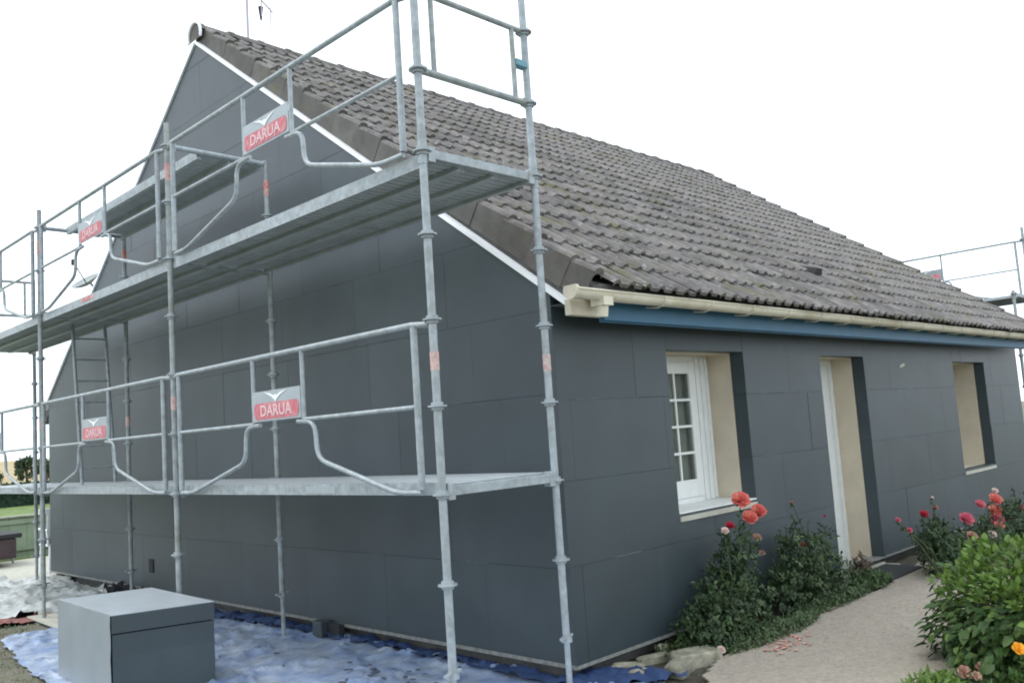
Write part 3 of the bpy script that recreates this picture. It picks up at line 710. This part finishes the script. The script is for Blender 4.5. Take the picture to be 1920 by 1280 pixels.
crumple('tarpaulin', [(-1.86,5.95),(-2.1,4.2),(-2.4,1.0),(-2.3,-1.2),(-.6,-1.5),(.35,-.45),(.42,-.16),(-.03,-.04),(.06,.3),(.06,5.6),(-.5,5.75),(-1.2,5.9)], G+.012, .050, M['tarp'], 'crumpled dusty blue tarpaulin spread on the ground along the gable wall', 'tarpaulin', .028, 3, 1.9)
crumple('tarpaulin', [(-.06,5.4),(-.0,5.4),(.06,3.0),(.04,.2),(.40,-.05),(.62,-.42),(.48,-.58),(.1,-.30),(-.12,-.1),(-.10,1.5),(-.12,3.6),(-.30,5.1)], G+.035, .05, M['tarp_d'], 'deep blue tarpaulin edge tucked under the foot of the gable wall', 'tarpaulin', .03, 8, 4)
crumple('plastic_sheet', [(-2.6,9.4),(-2.0,7.6),(-1.15,6.9),(-.25,7.1),(-.02,7.7),(.0,9.2),(.1,10.3),(-.8,11.2),(-2.2,11.0)], G+.02, .10, M['film'], 'pale crumpled plastic sheet on the ground at the left foot of the scaffold', 'sheet', .05, 12, 2.2)
crumple('debris_net', [(-2.2,8.0),(-1.5,7.25),(-1.0,6.85),(-1.05,6.6),(-1.5,6.75),(-2.4,7.4)], G+.02, .05, M['redcloth'], 'faded red netting strip lying beside the pale plastic sheet', 'netting', .04, 15, 5)
tag(MB().add([(-1.32,6.95,G+.03),(-1.02,6.75,G+.035),(-1.12,5.9,G+.03),(-1.36,5.75,G+.03),(-1.32,6.95,G+.05),(-1.02,6.75,G+.055),(-1.12,5.9,G+.05),(-1.36,5.75,G+.05)], [(4,5,6,7)[::-1],(0,1,5,4),(1,2,6,5),(2,3,7,6),(3,0,4,7)]).build('board_offcut', M['slab']), 'cream flat board lying on the ground behind the stack of boards', 'board')
cr = crumple('black_sack', [(.0,7.7),(-.28,7.55),(-.36,7.0),(-.1,6.6),(.02,6.9)], G+.03, .16, M['dark'], 'crumpled black sack at the foot of the gable wall', 'sack', .04, 22, 4)
# offcut wedge under the gable rail
bt = thing('foam_block', (-.03, 3.0, G), 'dark grey foam offcut standing under the gable rail on the blue tarpaulin', 'block')
MB().box(-.13, -.02, 2.88, 3.03, G+.02, .03).build('block_face', M['eps'], bt, bevel=.004)
MB().box(-.07, -.012, 2.70, 2.878, G+.04, .012).build('block_offcut', M['dark'], bt, bevel=.004)

random.seed(91); sb = MB()  # flat dark pieces, for crumbs and for folds in the tarpaulin
def scrap(x, y, s_):
    a = random.uniform(0, 3.14); k = random.uniform(.3, .8); z = G+.032+random.uniform(0, .012)
    ca, sa = math.cos(a)*s_, math.sin(a)*s_; n = 5; vs = []
    for zz_ in (z, z+random.uniform(.003, .007)):
        for q in range(n):
            t = 2*math.pi*q/n; u, v = math.cos(t)*random.uniform(.7,1.1), math.sin(t)*k; vs.append((x+u*ca-v*sa, y+u*sa+v*ca, zz_))
    sb.add(vs, [tuple(range(n, 2*n))]+[(q, (q+1) % n, n+(q+1) % n, n+q) for q in range(n)])
for _ in range(46): scrap(random.gauss(-.75,.35), random.gauss(1.35,.55), random.uniform(.015,.05))
for _ in range(30): scrap(random.uniform(-2.0,-.2), random.uniform(-.6,5.0), random.uniform(.008,.028))
o = sb.build('dark_scraps', M['scrap']); o['kind'] = 'stuff'; tag(o, 'dark scraps and fold marks scattered over the blue tarpaulin', 'scraps')
# ------------------------------------------------------------------ stack of boards on the left
bx = thing('board_stack', (-1.74, 3.1, G), 'stack of dark grey insulation boards with silver film on its left side', 'stack')
ang = R(-15)
c0 = Vector((-2.07, 2.50)); e1 = Vector((.655, -.215)); e2 = Vector((.05, 1.22))
def quadbox(mb, z0, z1, a0=0, a1=1, b0=0, b1=1, off=0):
    P = [c0+e1*a0+e2*b0, c0+e1*a1+e2*b0, c0+e1*a1+e2*b1, c0+e1*a0+e2*b1]
    vs = [(p.x,p.y,z0) for p in P]+[(p.x,p.y,z1) for p in P]
    return mb.add(vs, [(0,3,2,1),(4,5,6,7),(0,1,5,4),(1,2,6,5),(2,3,7,6),(3,0,4,7)])
zz = G+.03
for k, (h, a, b) in enumerate(((.155,.003,.002),(.155,.003,.002),(.153,.003,.002),(.128,-.006,-.008))):
    o = quadbox(MB(), zz, zz+h-.002, a, 1-a*.5, b, 1-b).build('insulation_board', M['eps'], bx, bevel=.0 if k < 3 else .004); zz += h+(.006 if k == 2 else -.002)
fl = MB(); TOP = zz
A = c0-e1*.012; D = c0+e2*1.01-e1*.012
nx_, nz_ = 14, 8; vs = []
for i in range(nx_+1):
    for j in range(nz_+1):
        p = A+(D-A)*(i/nx_); vs.append((p.x-.006*random.random(), p.y, G+.02+(TOP-G-.015)*j/nz_))
fl.add(vs, [(i*(nz_+1)+j, i*(nz_+1)+j+1, (i+1)*(nz_+1)+j+1, (i+1)*(nz_+1)+j) for i in range(nx_) for j in range(nz_)])
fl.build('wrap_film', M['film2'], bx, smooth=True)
ft = MB(); quadbox(ft, TOP-.001, TOP+.003, -.012, 1.004, -.006, 1.006); ft.build('sky_lit_film', M['topfilm'], bx)  # pale sheet puts the skylight on the top into its colour
quadbox(MB(), G+.02, TOP-.01, 1.004, 1.018, .05, .99).build('edge_strip', M['slab'], bx)

# ------------------------------------------------------------------ door mat, stones, petals
MB_ = MB().box(4.02, 4.98, -.42, -.03, G+.045, G+.065)
tag(MB_.build('door_mat', M['dark'], bevel=.006), 'dark rubber mat on the path in front of the doorway', 'mat')
tag(MB().box(3.9, 5.15, -.12, .10, G-.02, G+.0445).build('door_step', M['slab'], bevel=.01), 'low concrete step under the open doorway', 'step')
def rock(cx, cy, sx, sy, sz, rot, label, z0=G, m=None, flat=False, group=None):
    mb = MB(); n = 10; rows = 5; vs = []
    sd_ = random.random()*50
    for j in range(rows+1):
        ph = -math.pi/2+math.pi*j/rows
        for k in range(n):
            a = 2*math.pi*k/n; ex = .55
            ca, sa = math.cos(a), math.sin(a); cp_, sp_ = math.cos(ph), math.sin(ph)
            f = lambda t, e: math.copysign(abs(t)**e, t)
            p = Vector((f(ca, ex)*f(cp_, .5), f(sa, ex)*f(cp_, .5), f(sp_, .45)))
            d = 1+.16*noise.noise(p*1.3+Vector((sd_,0,0)))+.07*noise.noise(p*3.1+Vector((0,sd_,0)))
            x, y = p.x*sx*d, p.y*sy*d
            vs.append((cx+x*math.cos(rot)-y*math.sin(rot), cy+x*math.sin(rot)+y*math.cos(rot), z0+sz*.8+p.z*sz*(d if not flat else 1)))
    fs = [(j*n+k, j*n+(k+1) % n, (j+1)*n+(k+1) % n, (j+1)*n+k) for j in range(rows) for k in range(n)]
    mb.add(vs, fs)
    o = mb.build('stone', m or M['stone'], origin=(cx, cy, z0)); tag(o, label, 'stone', group); return o
EG = 'edging stones of the flower bed'
def slabstone(cx, cy, w_, d_, h_, rot, label):
    mb = MB(); pts = [(-1,-.9),(-.2,-1.05),(.95,-.95),(1.05,.1),(.9,.95),(-.1,1.0),(-.95,.9),(-1.08,.1)]; n = len(pts); vs = []
    for z, k in ((G+.0, 1.03), (G+h_*.85, 1.0), (G+h_, .93)):
        for p in pts:
            x, y = p[0]*w_*k, p[1]*d_*k; vs.append((cx+x*math.cos(rot)-y*math.sin(rot), cy+x*math.sin(rot)+y*math.cos(rot), z+(.004*math.sin(p[0]*5+p[1]*3) if z > G else 0)))
    mb.add(vs, [(j*n+i, j*n+(i+1) % n, (j+1)*n+(i+1) % n, (j+1)*n+i) for j in range(2) for i in range(n)]+[tuple(2*n+i for i in range(n))])
    tag(mb.build('stone', M['stone'], origin=(cx, cy, G), bevel=.004), label, 'stone', EG)
slabstone(.60, -.40, .13, .07, .085, .25, 'flat pale stone slab nearest the corner post beside the path')
slabstone(.86, -.36, .17, .10, .10, -.5, 'large flat pale slab at the tip of the flower bed')
rock(.46, -.06, .12, .05, .035, -.9, 'long mossy stone against the corner of the dark wall', group=EG)
rock(.74, -.09, .15, .04, .038, -.35, 'long narrow stone lying behind the flat slabs', group=EG)
rock(.93, -.03, .05, .045, .05, .4, 'upright rough stone between the bed and the wall', group=EG)
rock(.38, -.22, .10, .06, .035, .2, 'small pale stone on the blue tarpaulin edge', group=EG)
rock(1.02, -.16, .07, .04, .03, 1, 'small flat stone at the foot of the coral rose bush', group=EG)
# gravel crumbs on ground left
gvb = MB()
for i in range(1500):
    x = random.uniform(-4.5, -1.2); y = random.uniform(1.5, 7.2); s = random.uniform(.006, .018)
    if x > -1.9-.0 and y < 6: continue
    gvb.add([(x-s,y-s*.6,G-.01),(x+s,y-s*.5,G-.01),(x+s*.2,y+s,G-.01),(x,y,G+s*.9)], [(0,1,3),(1,2,3),(2,0,3)])
for i in range(900):
    x = random.uniform(.5, 4.5); y = random.uniform(-1.6, -.35); s = random.uniform(.003, .009)
    gvb.add([(x-s,y-s*.6,G+.03),(x+s,y-s*.5,G+.03),(x+s*.2,y+s,G+.03),(x,y,G+.04+s*.9)], [(0,1,3),(1,2,3),(2,0,3)])
o = gvb.build('loose_gravel', M['stone']); o['kind'] = 'stuff'; tag(o, 'loose gravel crumbs scattered over yard and path', 'gravel')

# ------------------------------------------------------------------ plants
def leaf(mb, p, d, nrm, l, wd, fold=.25, droop=.25):
    d = d.normalized(); s = d.cross(nrm)
    if s.length < 1e-3: s = d.orthogonal()
    s.normalize(); n = s.cross(d)
    vs = [p, p+d*l*.35-s*wd*.5+n*fold*wd*.5, p+d*l*.4, p+d*l*.35+s*wd*.5+n*fold*wd*.5,
          p+d*l*.75-s*wd*.34+n*(fold*wd*.3-droop*l*.25), p+d*l*.75+s*wd*.34+n*(fold*wd*.3-droop*l*.25), p+d*l-n*droop*l*.5]
    mb.add(vs, [(0,2,1),(0,3,2),(1,2,6,4),(2,3,5,6)])
def rv(): return Vector((random.gauss(0,1), random.gauss(0,1), random.gauss(0,1))).normalized()
def blossom(center, r, m, parent, face=Vector((-.5,-.6,.7)), opn=.6, name='blossom', rings=4):
    mb = MB(); face = face.normalized(); a = face.orthogonal().normalized(); b = face.cross(a)
    for j in range(rings):
        n = 5 if j > 0 else 3; rr = r*(.25+.75*j/(rings-1)); tilt = .15+opn*(j/(rings-1))
        for k in range(n):
            t = 2*math.pi*(k+.5*j+random.uniform(-.1,.1))/n; e = a*math.cos(t)+b*math.sin(t); s = face.cross(e)
            base = center+e*rr*.12-face*r*.25
            up = (face*math.cos(tilt)+e*math.sin(tilt)).normalized(); out = e
            w_ = rr*.95; h = r*(.85-.15*j/(rings-1))*1.1; vs = []
            for (v, ww, o_) in ((0,.25,0),(.4,.85,.10),(.75,1.0,.10),(1.0,.62,.22)):
                for u in (-1,-.35,.35,1):
                    vs.append(base+up*h*v+s*u*w_*.5*ww*1.15+out*(o_*r-.22*rr*abs(u)**2*ww)+rv()*r*.03)
            mb.add(vs, [(i*4+q, i*4+q+1, i*4+q+5, i*4+q+4) for i in range(3) for q in range(3)])
    return mb.build(name, m, parent, center, smooth=True)
def bush(name, base, label, cat, blobs, nleaf, lsz, m, stems, flowers=(), group=None, ground=.0, seed=1, fringe=None, mstem='stem', twig=.35):
    random.seed(seed); base = Vector(base); root = thing(name, base, label, cat, group or 'rose bushes along the front wall')
    sm = MB(); tips = []
    for st_ in stems:
        tip = Vector(st_); b0 = base+Vector((random.uniform(-.06,.06), random.uniform(-.06,.06), 0))
        mid = (b0+tip)/2+Vector((random.uniform(-.08,.08), random.uniform(-.08,.08), .04)); sm.tube([b0, mid, tip], [.010, .007, .004], 6); tips.append((b0, mid, tip))
    for (c, r) in blobs:
        for _ in range(4):
            q = Vector(c)+Vector([random.uniform(-.8,.8)*r[i] for i in range(3)]); b0 = base+Vector((random.uniform(-.05,.05), random.uniform(-.05,.05), 0))
            sm.tube([b0, (b0+q)/2+rv()*.04, q], [.008, .006, .003], 5)
    sm.build('stems', M[mstem], root, smooth=True)
    fl_ = MB(); fl_.cur = 0
    tot = sum(r[0]*r[1]*r[2] for c, r in blobs)
    for (c, r) in blobs:
        nb = int(nleaf*r[0]*r[1]*r[2]/tot/5)+6; c = Vector(c)
        for _ in range(nb):
            d = rv(); k = random.random()**.45*(1+.18*noise.noise(d*2.2+c*3)); q = c+Vector((d.x*r[0], d.y*r[1], d.z*r[2]))*k
            if q.z < G+.02: continue
            out = (Vector((d.x/r[0], d.y/r[1], d.z/r[2]))).normalized(); dirn = (out+rv()*.9).normalized()
            fl_.cur = 1 if random.random() < (.10) else 0
            nleaves = 5
            for t in range(nleaves):             # a sprig of leaflets
                pp = q+dirn*lsz*.55*(t//2)+rv()*lsz*.2
                sd2 = dirn.orthogonal(); sd2 = (sd2*(1 if t % 2 else -1)+dirn*.6+rv()*.35)
                if t == 4: sd2 = dirn
                leaf(fl_, pp, sd2, (out+Vector((0,0,1))*.8+rv()*.5).normalized(), lsz*random.uniform(.7,1.25), lsz*.55)
    for (b0, mid, tip) in tips:
        for k in range(int((tip-b0).length/.035)):
            t = random.random()**.8; q = b0.lerp(mid, t*2) if t < .5 else mid.lerp(tip, t*2-1); fl_.cur = 0
            leaf(fl_, q, rv()+Vector((0,0,.3)), (Vector((0,0,1))+rv()*.5).normalized(), lsz*random.uniform(.7,1.2), lsz*.55)
    ob = fl_.build('foliage', [M[m], M['rosepale']], root, kind='stuff')
    for (p, r, mm, op) in flowers: blossom(Vector(p), r, M[mm], root, opn=op)
    random.seed(seed+100); return root
# coral rose bush under the window (photo bush 1)
bush('rose_bush', (1.35,-.32,G), 'tall rose bush with large coral blooms under the first window', 'rose bush',
     [((1.22,-.28,.05),(.34,.20,.22)),((1.50,-.26,.22),(.27,.20,.27)),((1.70,-.25,.48),(.18,.16,.26)),((1.72,-.26,.10),(.28,.20,.24)),((1.30,-.30,-.02),(.36,.2,.12))],
     5200, .042, 'roseleaf', [(1.81,-.26,.90),(2.02,-.26,.78),(1.84,-.27,.76),(1.55,-.25,.74),(1.65,-.25,.7),(1.9,-.2,.7)],
     [((1.80,-.27,.925),.080,'coral',.95),((2.05,-.27,.80),.082,'coral',.55),((1.86,-.30,.775),.074,'coral',.7),((1.53,-.27,.715),.035,'palepetal',.8),((1.62,-.26,.74),.045,'redpetal',.5),((1.98,-.28,.60),.045,'faded',.6),((2.0,-.3,.48),.03,'faded',.7),((1.35,-.42,.10),.03,'faded',.6),((1.05,-.45,-.06),.035,'palepetal',.9)], group=None, seed=11)
bush('rose_bush', (2.9,-.28,G), 'sparse rose bush with thin upright shoots between window and doorway', 'rose bush',
     [((2.45,-.24,.10),(.36,.2,.27)),((2.90,-.25,.20),(.42,.2,.32)),((3.2,-.25,.06),(.36,.2,.24)),((2.7,-.2,.45),(.16,.12,.2)),((3.25,-.2,.42),(.12,.1,.15))],
     3600, .042, 'roseleaf', [(2.75,-.2,.84),(2.6,-.2,.62),(2.98,-.22,.60),(3.35,-.2,.5),(2.4,-.2,.55),(2.80,-.2,.5),(2.72,-.2,.72),(3.5,-.2,.42)],
     [((2.75,-.2,.80),.028,'faded',.4),((2.80,-.24,.43),.035,'redpetal',.6),((3.35,-.2,.62),.018,'redpetal',.5)], seed=12)
bush('rose_bush', (4.55,-.75,G), 'rose bush with small red and pink blooms beyond the doorway mat', 'rose bush',
     [((4.75,-.7,.16),(.30,.22,.28)),((4.55,-.7,.28),(.16,.15,.2)),((4.95,-.75,.1),(.3,.2,.2))], 2400, .045, 'roseleaf',
     [(4.36,-.7,.53),(3.75,-.7,.54),(3.95,-.7,.44),(4.65,-.7,.66),(4.7,-.7,.55)],
     [((4.34,-.72,.53),.055,'redpetal',.5),((3.72,-.72,.55),.032,'pink',.6),((3.96,-.72,.43),.032,'pink',.7),((4.67,-.7,.66),.02,'palepetal',.5),((4.65,-.72,.56),.04,'faded',.5)], seed=13)
bush('rose_bush', (6.1,-1.0,G), 'broad rose bush with many pink and salmon blooms at the right edge', 'rose bush',
     [((5.5,-.9,.12),(.40,.25,.26)),((6.1,-.95,.18),(.45,.25,.30)),((6.7,-1.0,.16),(.5,.3,.30))], 3600, .05, 'roseleaf',
     [(5.36,-.8,.36),(5.9,-.8,.46),(6.4,-.8,.4),(6.9,-.8,.56),(6.3,-.8,.2),(6.6,-.8,.4)],
     [((5.10,-.85,.40),.085,'pink',.7),((5.55,-.85,.50),.065,'pink',.6),((6.05,-.85,.50),.085,'coral',.7),((6.0,-.85,.38),.09,'coral',.7),((5.95,-.88,.30),.085,'pink',.9),((5.75,-.95,.26),.06,'coral',.8),((6.35,-.9,.24),.06,'palepetal',.8),((5.35,-1.0,.22),.05,'palepetal',.8),((6.25,-.8,.58),.04,'palepetal',.8),((6.75,-.9,.33),.07,'pink',.6),((5.05,-.9,.24),.06,'faded',.8)], seed=14)

# big broad-leaved shrub at the right
random.seed(31)
hc = Vector((1.96,-2.38,.17)); hr = Vector((.76,.72,.50))
hy = thing('shrub', (hc.x, hc.y, G), 'large bright green broad leaved shrub in the lower right foreground', 'shrub')
sm = MB()
for k in range(26):
    d = rv(); d.z = abs(d.z)*.9+.2; q = hc+Vector((d.x*hr.x, d.y*hr.y, d.z*hr.z))*.85; b0 = Vector((hc.x+random.uniform(-.15,.15), hc.y+random.uniform(-.15,.15), G))
    sm.tube([b0, (b0+q)/2+rv()*.05, q], [.012,.009,.004], 6)
sm.build('stems', M['bark'], hy, smooth=True)
lv = []
for k in range(9000):
    d = rv(); 
    kk = random.random()**.35*(1+.22*noise.noise(d*2.5)+.10*noise.noise(d*6)); q = hc+Vector((d.x*hr.x, d.y*hr.y, d.z*hr.z))*kk
    if q.z < G+.02: continue
    lv.append((q, d, kk))
toc = (camp-hc).normalized()
def sc_leaf(t): return t[2]*(1.0+t[1].dot(toc))+.25*t[1].z
lv.sort(key=sc_leaf, reverse=True)
allf = MB()
for i, (q, d, kk) in enumerate(lv):
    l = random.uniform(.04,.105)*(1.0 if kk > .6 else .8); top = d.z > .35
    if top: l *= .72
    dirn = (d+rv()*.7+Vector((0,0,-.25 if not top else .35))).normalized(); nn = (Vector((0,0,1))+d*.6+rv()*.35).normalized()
    lime = top and random.random() < .8 or random.random() < .10  # lime tone goes mostly to the upper leaves
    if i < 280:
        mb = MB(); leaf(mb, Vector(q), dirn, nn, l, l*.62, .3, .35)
        mb.build('leaf', M['hydtop'] if lime else M['hyd'], hy, q, smooth=True)
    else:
        allf.cur = 1 if lime else 0; leaf(allf, Vector(q), dirn, nn, l, l*.62, .3, .35)
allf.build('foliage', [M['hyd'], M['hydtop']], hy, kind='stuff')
# low plants
def lowplant(c, r, h, n, lsz, label, cat, m='groundleaf', seed=1, name='low_plant', fl=()):
    random.seed(seed); root = thing(name, (c[0], c[1], G), label, cat, 'low plants beside the path'); mb = MB()
    for _ in range(n):
        a = random.uniform(0, 6.28); k = math.sqrt(random.random()); p = Vector((c[0]+r[0]*k*math.cos(a), c[1]+r[1]*k*math.sin(a), G+.04+random.random()*h*(1-k*.6)))
        leaf(mb, p, rv()+Vector((0,0,.6)), (Vector((0,0,1))+rv()*.7).normalized(), lsz*random.uniform(.6,1.3), lsz*.4)
    mb.build('foliage', M[m], root, kind='stuff')
    st2 = MB()
    for (p, rr, mm) in fl:
        st2.tube([(c[0], c[1], G+.02), ((c[0]+p[0])/2, (c[1]+p[1])/2, p[2]*.6), (p[0], p[1], p[2]-rr*.3)], .003, 5)
    if fl: st2.build('stems', M['stem'], root)
    for (p, rr, mm) in fl: blossom(Vector(p), rr, M[mm], root, opn=.9, rings=3)
    return root
lowplant((3.85,-.33), (.35,.16), .16, 900, .05, 'low green plants edging the path left of the mat', 'plant', seed=41)
lowplant((3.0,-.42), (.75,.10), .12, 1300, .04, 'grey green ground cover along the path below the sparse rose', 'plant', 'rosepale', seed=42)
lowplant((1.75,-.50), (.7,.12), .12, 1500, .04, 'pale creeping weeds below the coral rose along the path', 'plant', 'rosepale', seed=43)
lowplant((1.02,-.18), (.28,.22), .10, 500, .035, 'small weeds among the stones near the wall corner', 'plant', 'roseleaf', seed=44)
lowplant((4.0,-.20), (.12,.10), .30, 420, .06, 'dark spiky plant beside the doorway step', 'plant', 'bark', seed=45)
lowplant((.86,-1.98), (.30,.16), .13, 700, .05, 'young bright green seedlings at the foot of the broad leaved shrub', 'plant', 'hydtop', seed=46, fl=())
yf = lowplant((1.20,-2.42), (.13,.12), .20, 420, .05, 'yellow flowering plant at the right edge before the shrub', 'plant', 'hyd', seed=47, fl=[((1.13,-2.38,.165),.042,'yellow')])
lowplant((1.12,-2.14), (.14,.12), .12, 200, .04, 'faded reddish flowers below the broad leaved shrub', 'plant', 'hyd', seed=48, fl=[((1.10,-2.08,-.0),.045,'faded'),((1.16,-2.16,.02),.04,'faded'),((1.02,-2.02,-.04),.025,'palepetal'),((1.06,-2.16,.0),.03,'faded')])
random.seed(60)
pt = MB()
for _ in range(70):
    a = random.gauss(1.5,.16); b_ = random.gauss(-.72,.09); s = random.uniform(.010,.022); z = G+.05
    d = Vector((random.uniform(-1,1), random.uniform(-1,1), 0)).normalized(); leaf(pt, Vector((a,b_,z)), d, Vector((0,0,1)), s*2.0, s*1.6, .4, .1)
for _ in range(40):
    a = random.uniform(1.4,3.4); b_ = random.uniform(-1.3,-.5); s = random.uniform(.008,.014)
    leaf(pt, Vector((a,b_,G+.048)), Vector((random.uniform(-1,1), random.uniform(-1,1), 0)).normalized(), Vector((0,0,1)), s*2, s*1.5, .4, .1)
o = pt.build('fallen_petals', M['fallen']); o['kind'] = 'stuff'; tag(o, 'fallen coral rose petals on the concrete path', 'petals')
gr = MB()
for _ in range(5200):
    x, y = random.uniform(-4.2,-1.5), random.uniform(2.6,7.6)
    if fbm(x, y, 1.3, 7) < .05 or (x > -2.0 and y < 6): continue
    leaf(gr, Vector((x,y,G-.01)), Vector((random.gauss(0,.5), random.gauss(0,.5), 1)), rv(), random.uniform(.02,.05), .006)
o = gr.build('grass_tufts', M['groundleaf']); o['kind'] = 'stuff'; tag(o, 'thin grass growing through the gravel at lower left', 'grass')

# ------------------------------------------------------------------ background left
fc = thing('fence', (1.0, 14.6, G), 'low pale green board fence at the edge of the lawn behind the terrace', 'fence')
for k in range(14):
    x = -1.2+k*.3; MB().box(x, x+.292, 14.55, 14.59, G, .62+random.uniform(-.01,.01)).build('fence_board', M['fencegreen'], fc)
MB().box(-1.2, 3.0, 14.52, 14.548, .50, .58).box(-1.2, 3.0, 14.52, 14.548, .0, .08).build('fence_rail', M['fencegreen'], fc)
MB().box(-1.22, 3.02, 14.50, 14.62, .63, .655).build('fence_cap', M['slab'], fc)
ct = thing('garden_cart', (-.55, 13.4, G), 'dark maroon garden trailer at the left edge beside the lawn', 'trailer')
MB().box(-1.6, .26, 12.9, 13.9, .02, .36).build('cart_body', M['maroon'], ct, bevel=.03)
MB().box(-1.62, .34, 12.88, 13.92, .362, .44).build('cart_lid', M['dark'], ct, bevel=.02)
for y in (12.86, 13.94):
    w_ = MB().tube([(-.35,y-.05,.07),(-.35,y+.05,.07)], .2, 18).build('wheel', M['dark'], ct, smooth=True)
    MB().tube([(-.35,y-.06,.07),(-.35,y+.06,.07)], .10, 14).build('rim', M['mast'], w_, smooth=True)
MB().tube([(.2,13.4,.2),(.32,13.4,.02),(.34,13.4,G)], .02, 8).build('drawbar', M['mast'], ct)
# white plastic chair by the corner
gcx, gcy = .33, 11.0
ch = thing('garden_chair', (gcx, gcy, G+.02), 'white plastic garden chair with a dark cushion beyond the wall corner', 'chair')
for dx in (-.2,.2):
    for dy in (-.2,.2): MB().tube([(gcx+dx*1.1,gcy+dy*1.1,G+.02),(gcx+dx,gcy+dy,.32)], .022, 8).build('leg', M['plastic'], ch, smooth=True)
MB().box(gcx-.23, gcx+.23, gcy-.23, gcy+.23, .32, .35).build('seat', M['plastic'], ch, bevel=.01)
MB().box(gcx-.2, gcx+.2, gcy-.2, gcy+.2, .352, .42).build('cushion', M['dark'], ch, bevel=.02)
bk = MB()
for k in range(5): bk.box(gcx-.21+k*.095, gcx-.165+k*.095, gcy+.2, gcy+.225, .35, .80)
bk.box(gcx-.23, gcx+.23, gcy+.195, gcy+.23, .80, .88).build('backrest', M['plastic'], ch, bevel=.005)
for dx in (-.24, .24): MB().tube([(gcx+dx,gcy+.2,.58),(gcx+dx,gcy-.2,.57),(gcx+dx*.95,gcy-.21,.34)], .02, 8).build('armrest', M['plastic'], ch, smooth=True)

def tree(base, h, r, label, n, lsz, m='farleaf', seed=1, low=.25):
    random.seed(seed); root = thing('tree', base, label, 'tree', 'trees on the far field edge'); b = Vector(base)
    tk = MB().tube([b, b+Vector((.1,0,h*.35)), b+Vector((0,.1,h*.8))], [r*.09, r*.07, r*.02], 8)
    for k in range(7):
        a = k*.9; q = b+Vector((math.cos(a)*r*.7, math.sin(a)*r*.7, h*random.uniform(.5,.85))); tk.tube([b+Vector((.05,0,h*(.25+.05*k))), q], [r*.04, r*.01], 5)
    tk.build('trunk', M['bark'], root, smooth=True)
    cl = []
    for k in range(16):
        d = rv(); cl.append((b+Vector((d.x*r*.62, d.y*r*.62, h*(low+(1-low)*.5)+d.z*h*(1-low)*.36)), r*random.uniform(.28,.45)))
    mb = MB()
    for _ in range(n):
        c, rr = random.choice(cl); d = rv(); q = c+d*rr*random.random()**.4
        leaf(mb, q, rv(), (d+Vector((0,0,.5))).normalized(), lsz*random.uniform(.6,1.3), lsz*.7)
    mb.build('crown', M[m], root, kind='stuff'); return root
tree((19.9, 80, G), 2.5, 1.0, 'rounded dark tree on the field edge left of the scaffold post', 1500, .22, seed=71, low=.12)
tree((21.2, 79, G), 2.2, 1.2, 'wider green tree partly behind the scaffold corner post', 1500, .22, seed=72, low=.05)
tree((19.0, 86, G), 1.3, .9, 'low bushy tree on the field edge at the left frame edge', 900, .2, seed=73, low=.05)
hd = thing('hedge', (6, 38.5, G), 'long clipped dark hedge at the far side of the lawn', 'hedge'); random.seed(80); mb = MB()
for _ in range(9000):
    x = random.uniform(2.5, 14); q = Vector((x, 38.5+random.uniform(-.6,.6), G+random.random()**.7*.95)); leaf(mb, q, rv(), (Vector((0,-.6,.6))+rv()).normalized(), random.uniform(.08,.16), .09)
mb.build('foliage', M['hedge'], hd, kind='stuff'); MB().box(2.6, 13.9, 38.1, 38.9, G, .7).build('hedge_core', M['hedge'], hd)
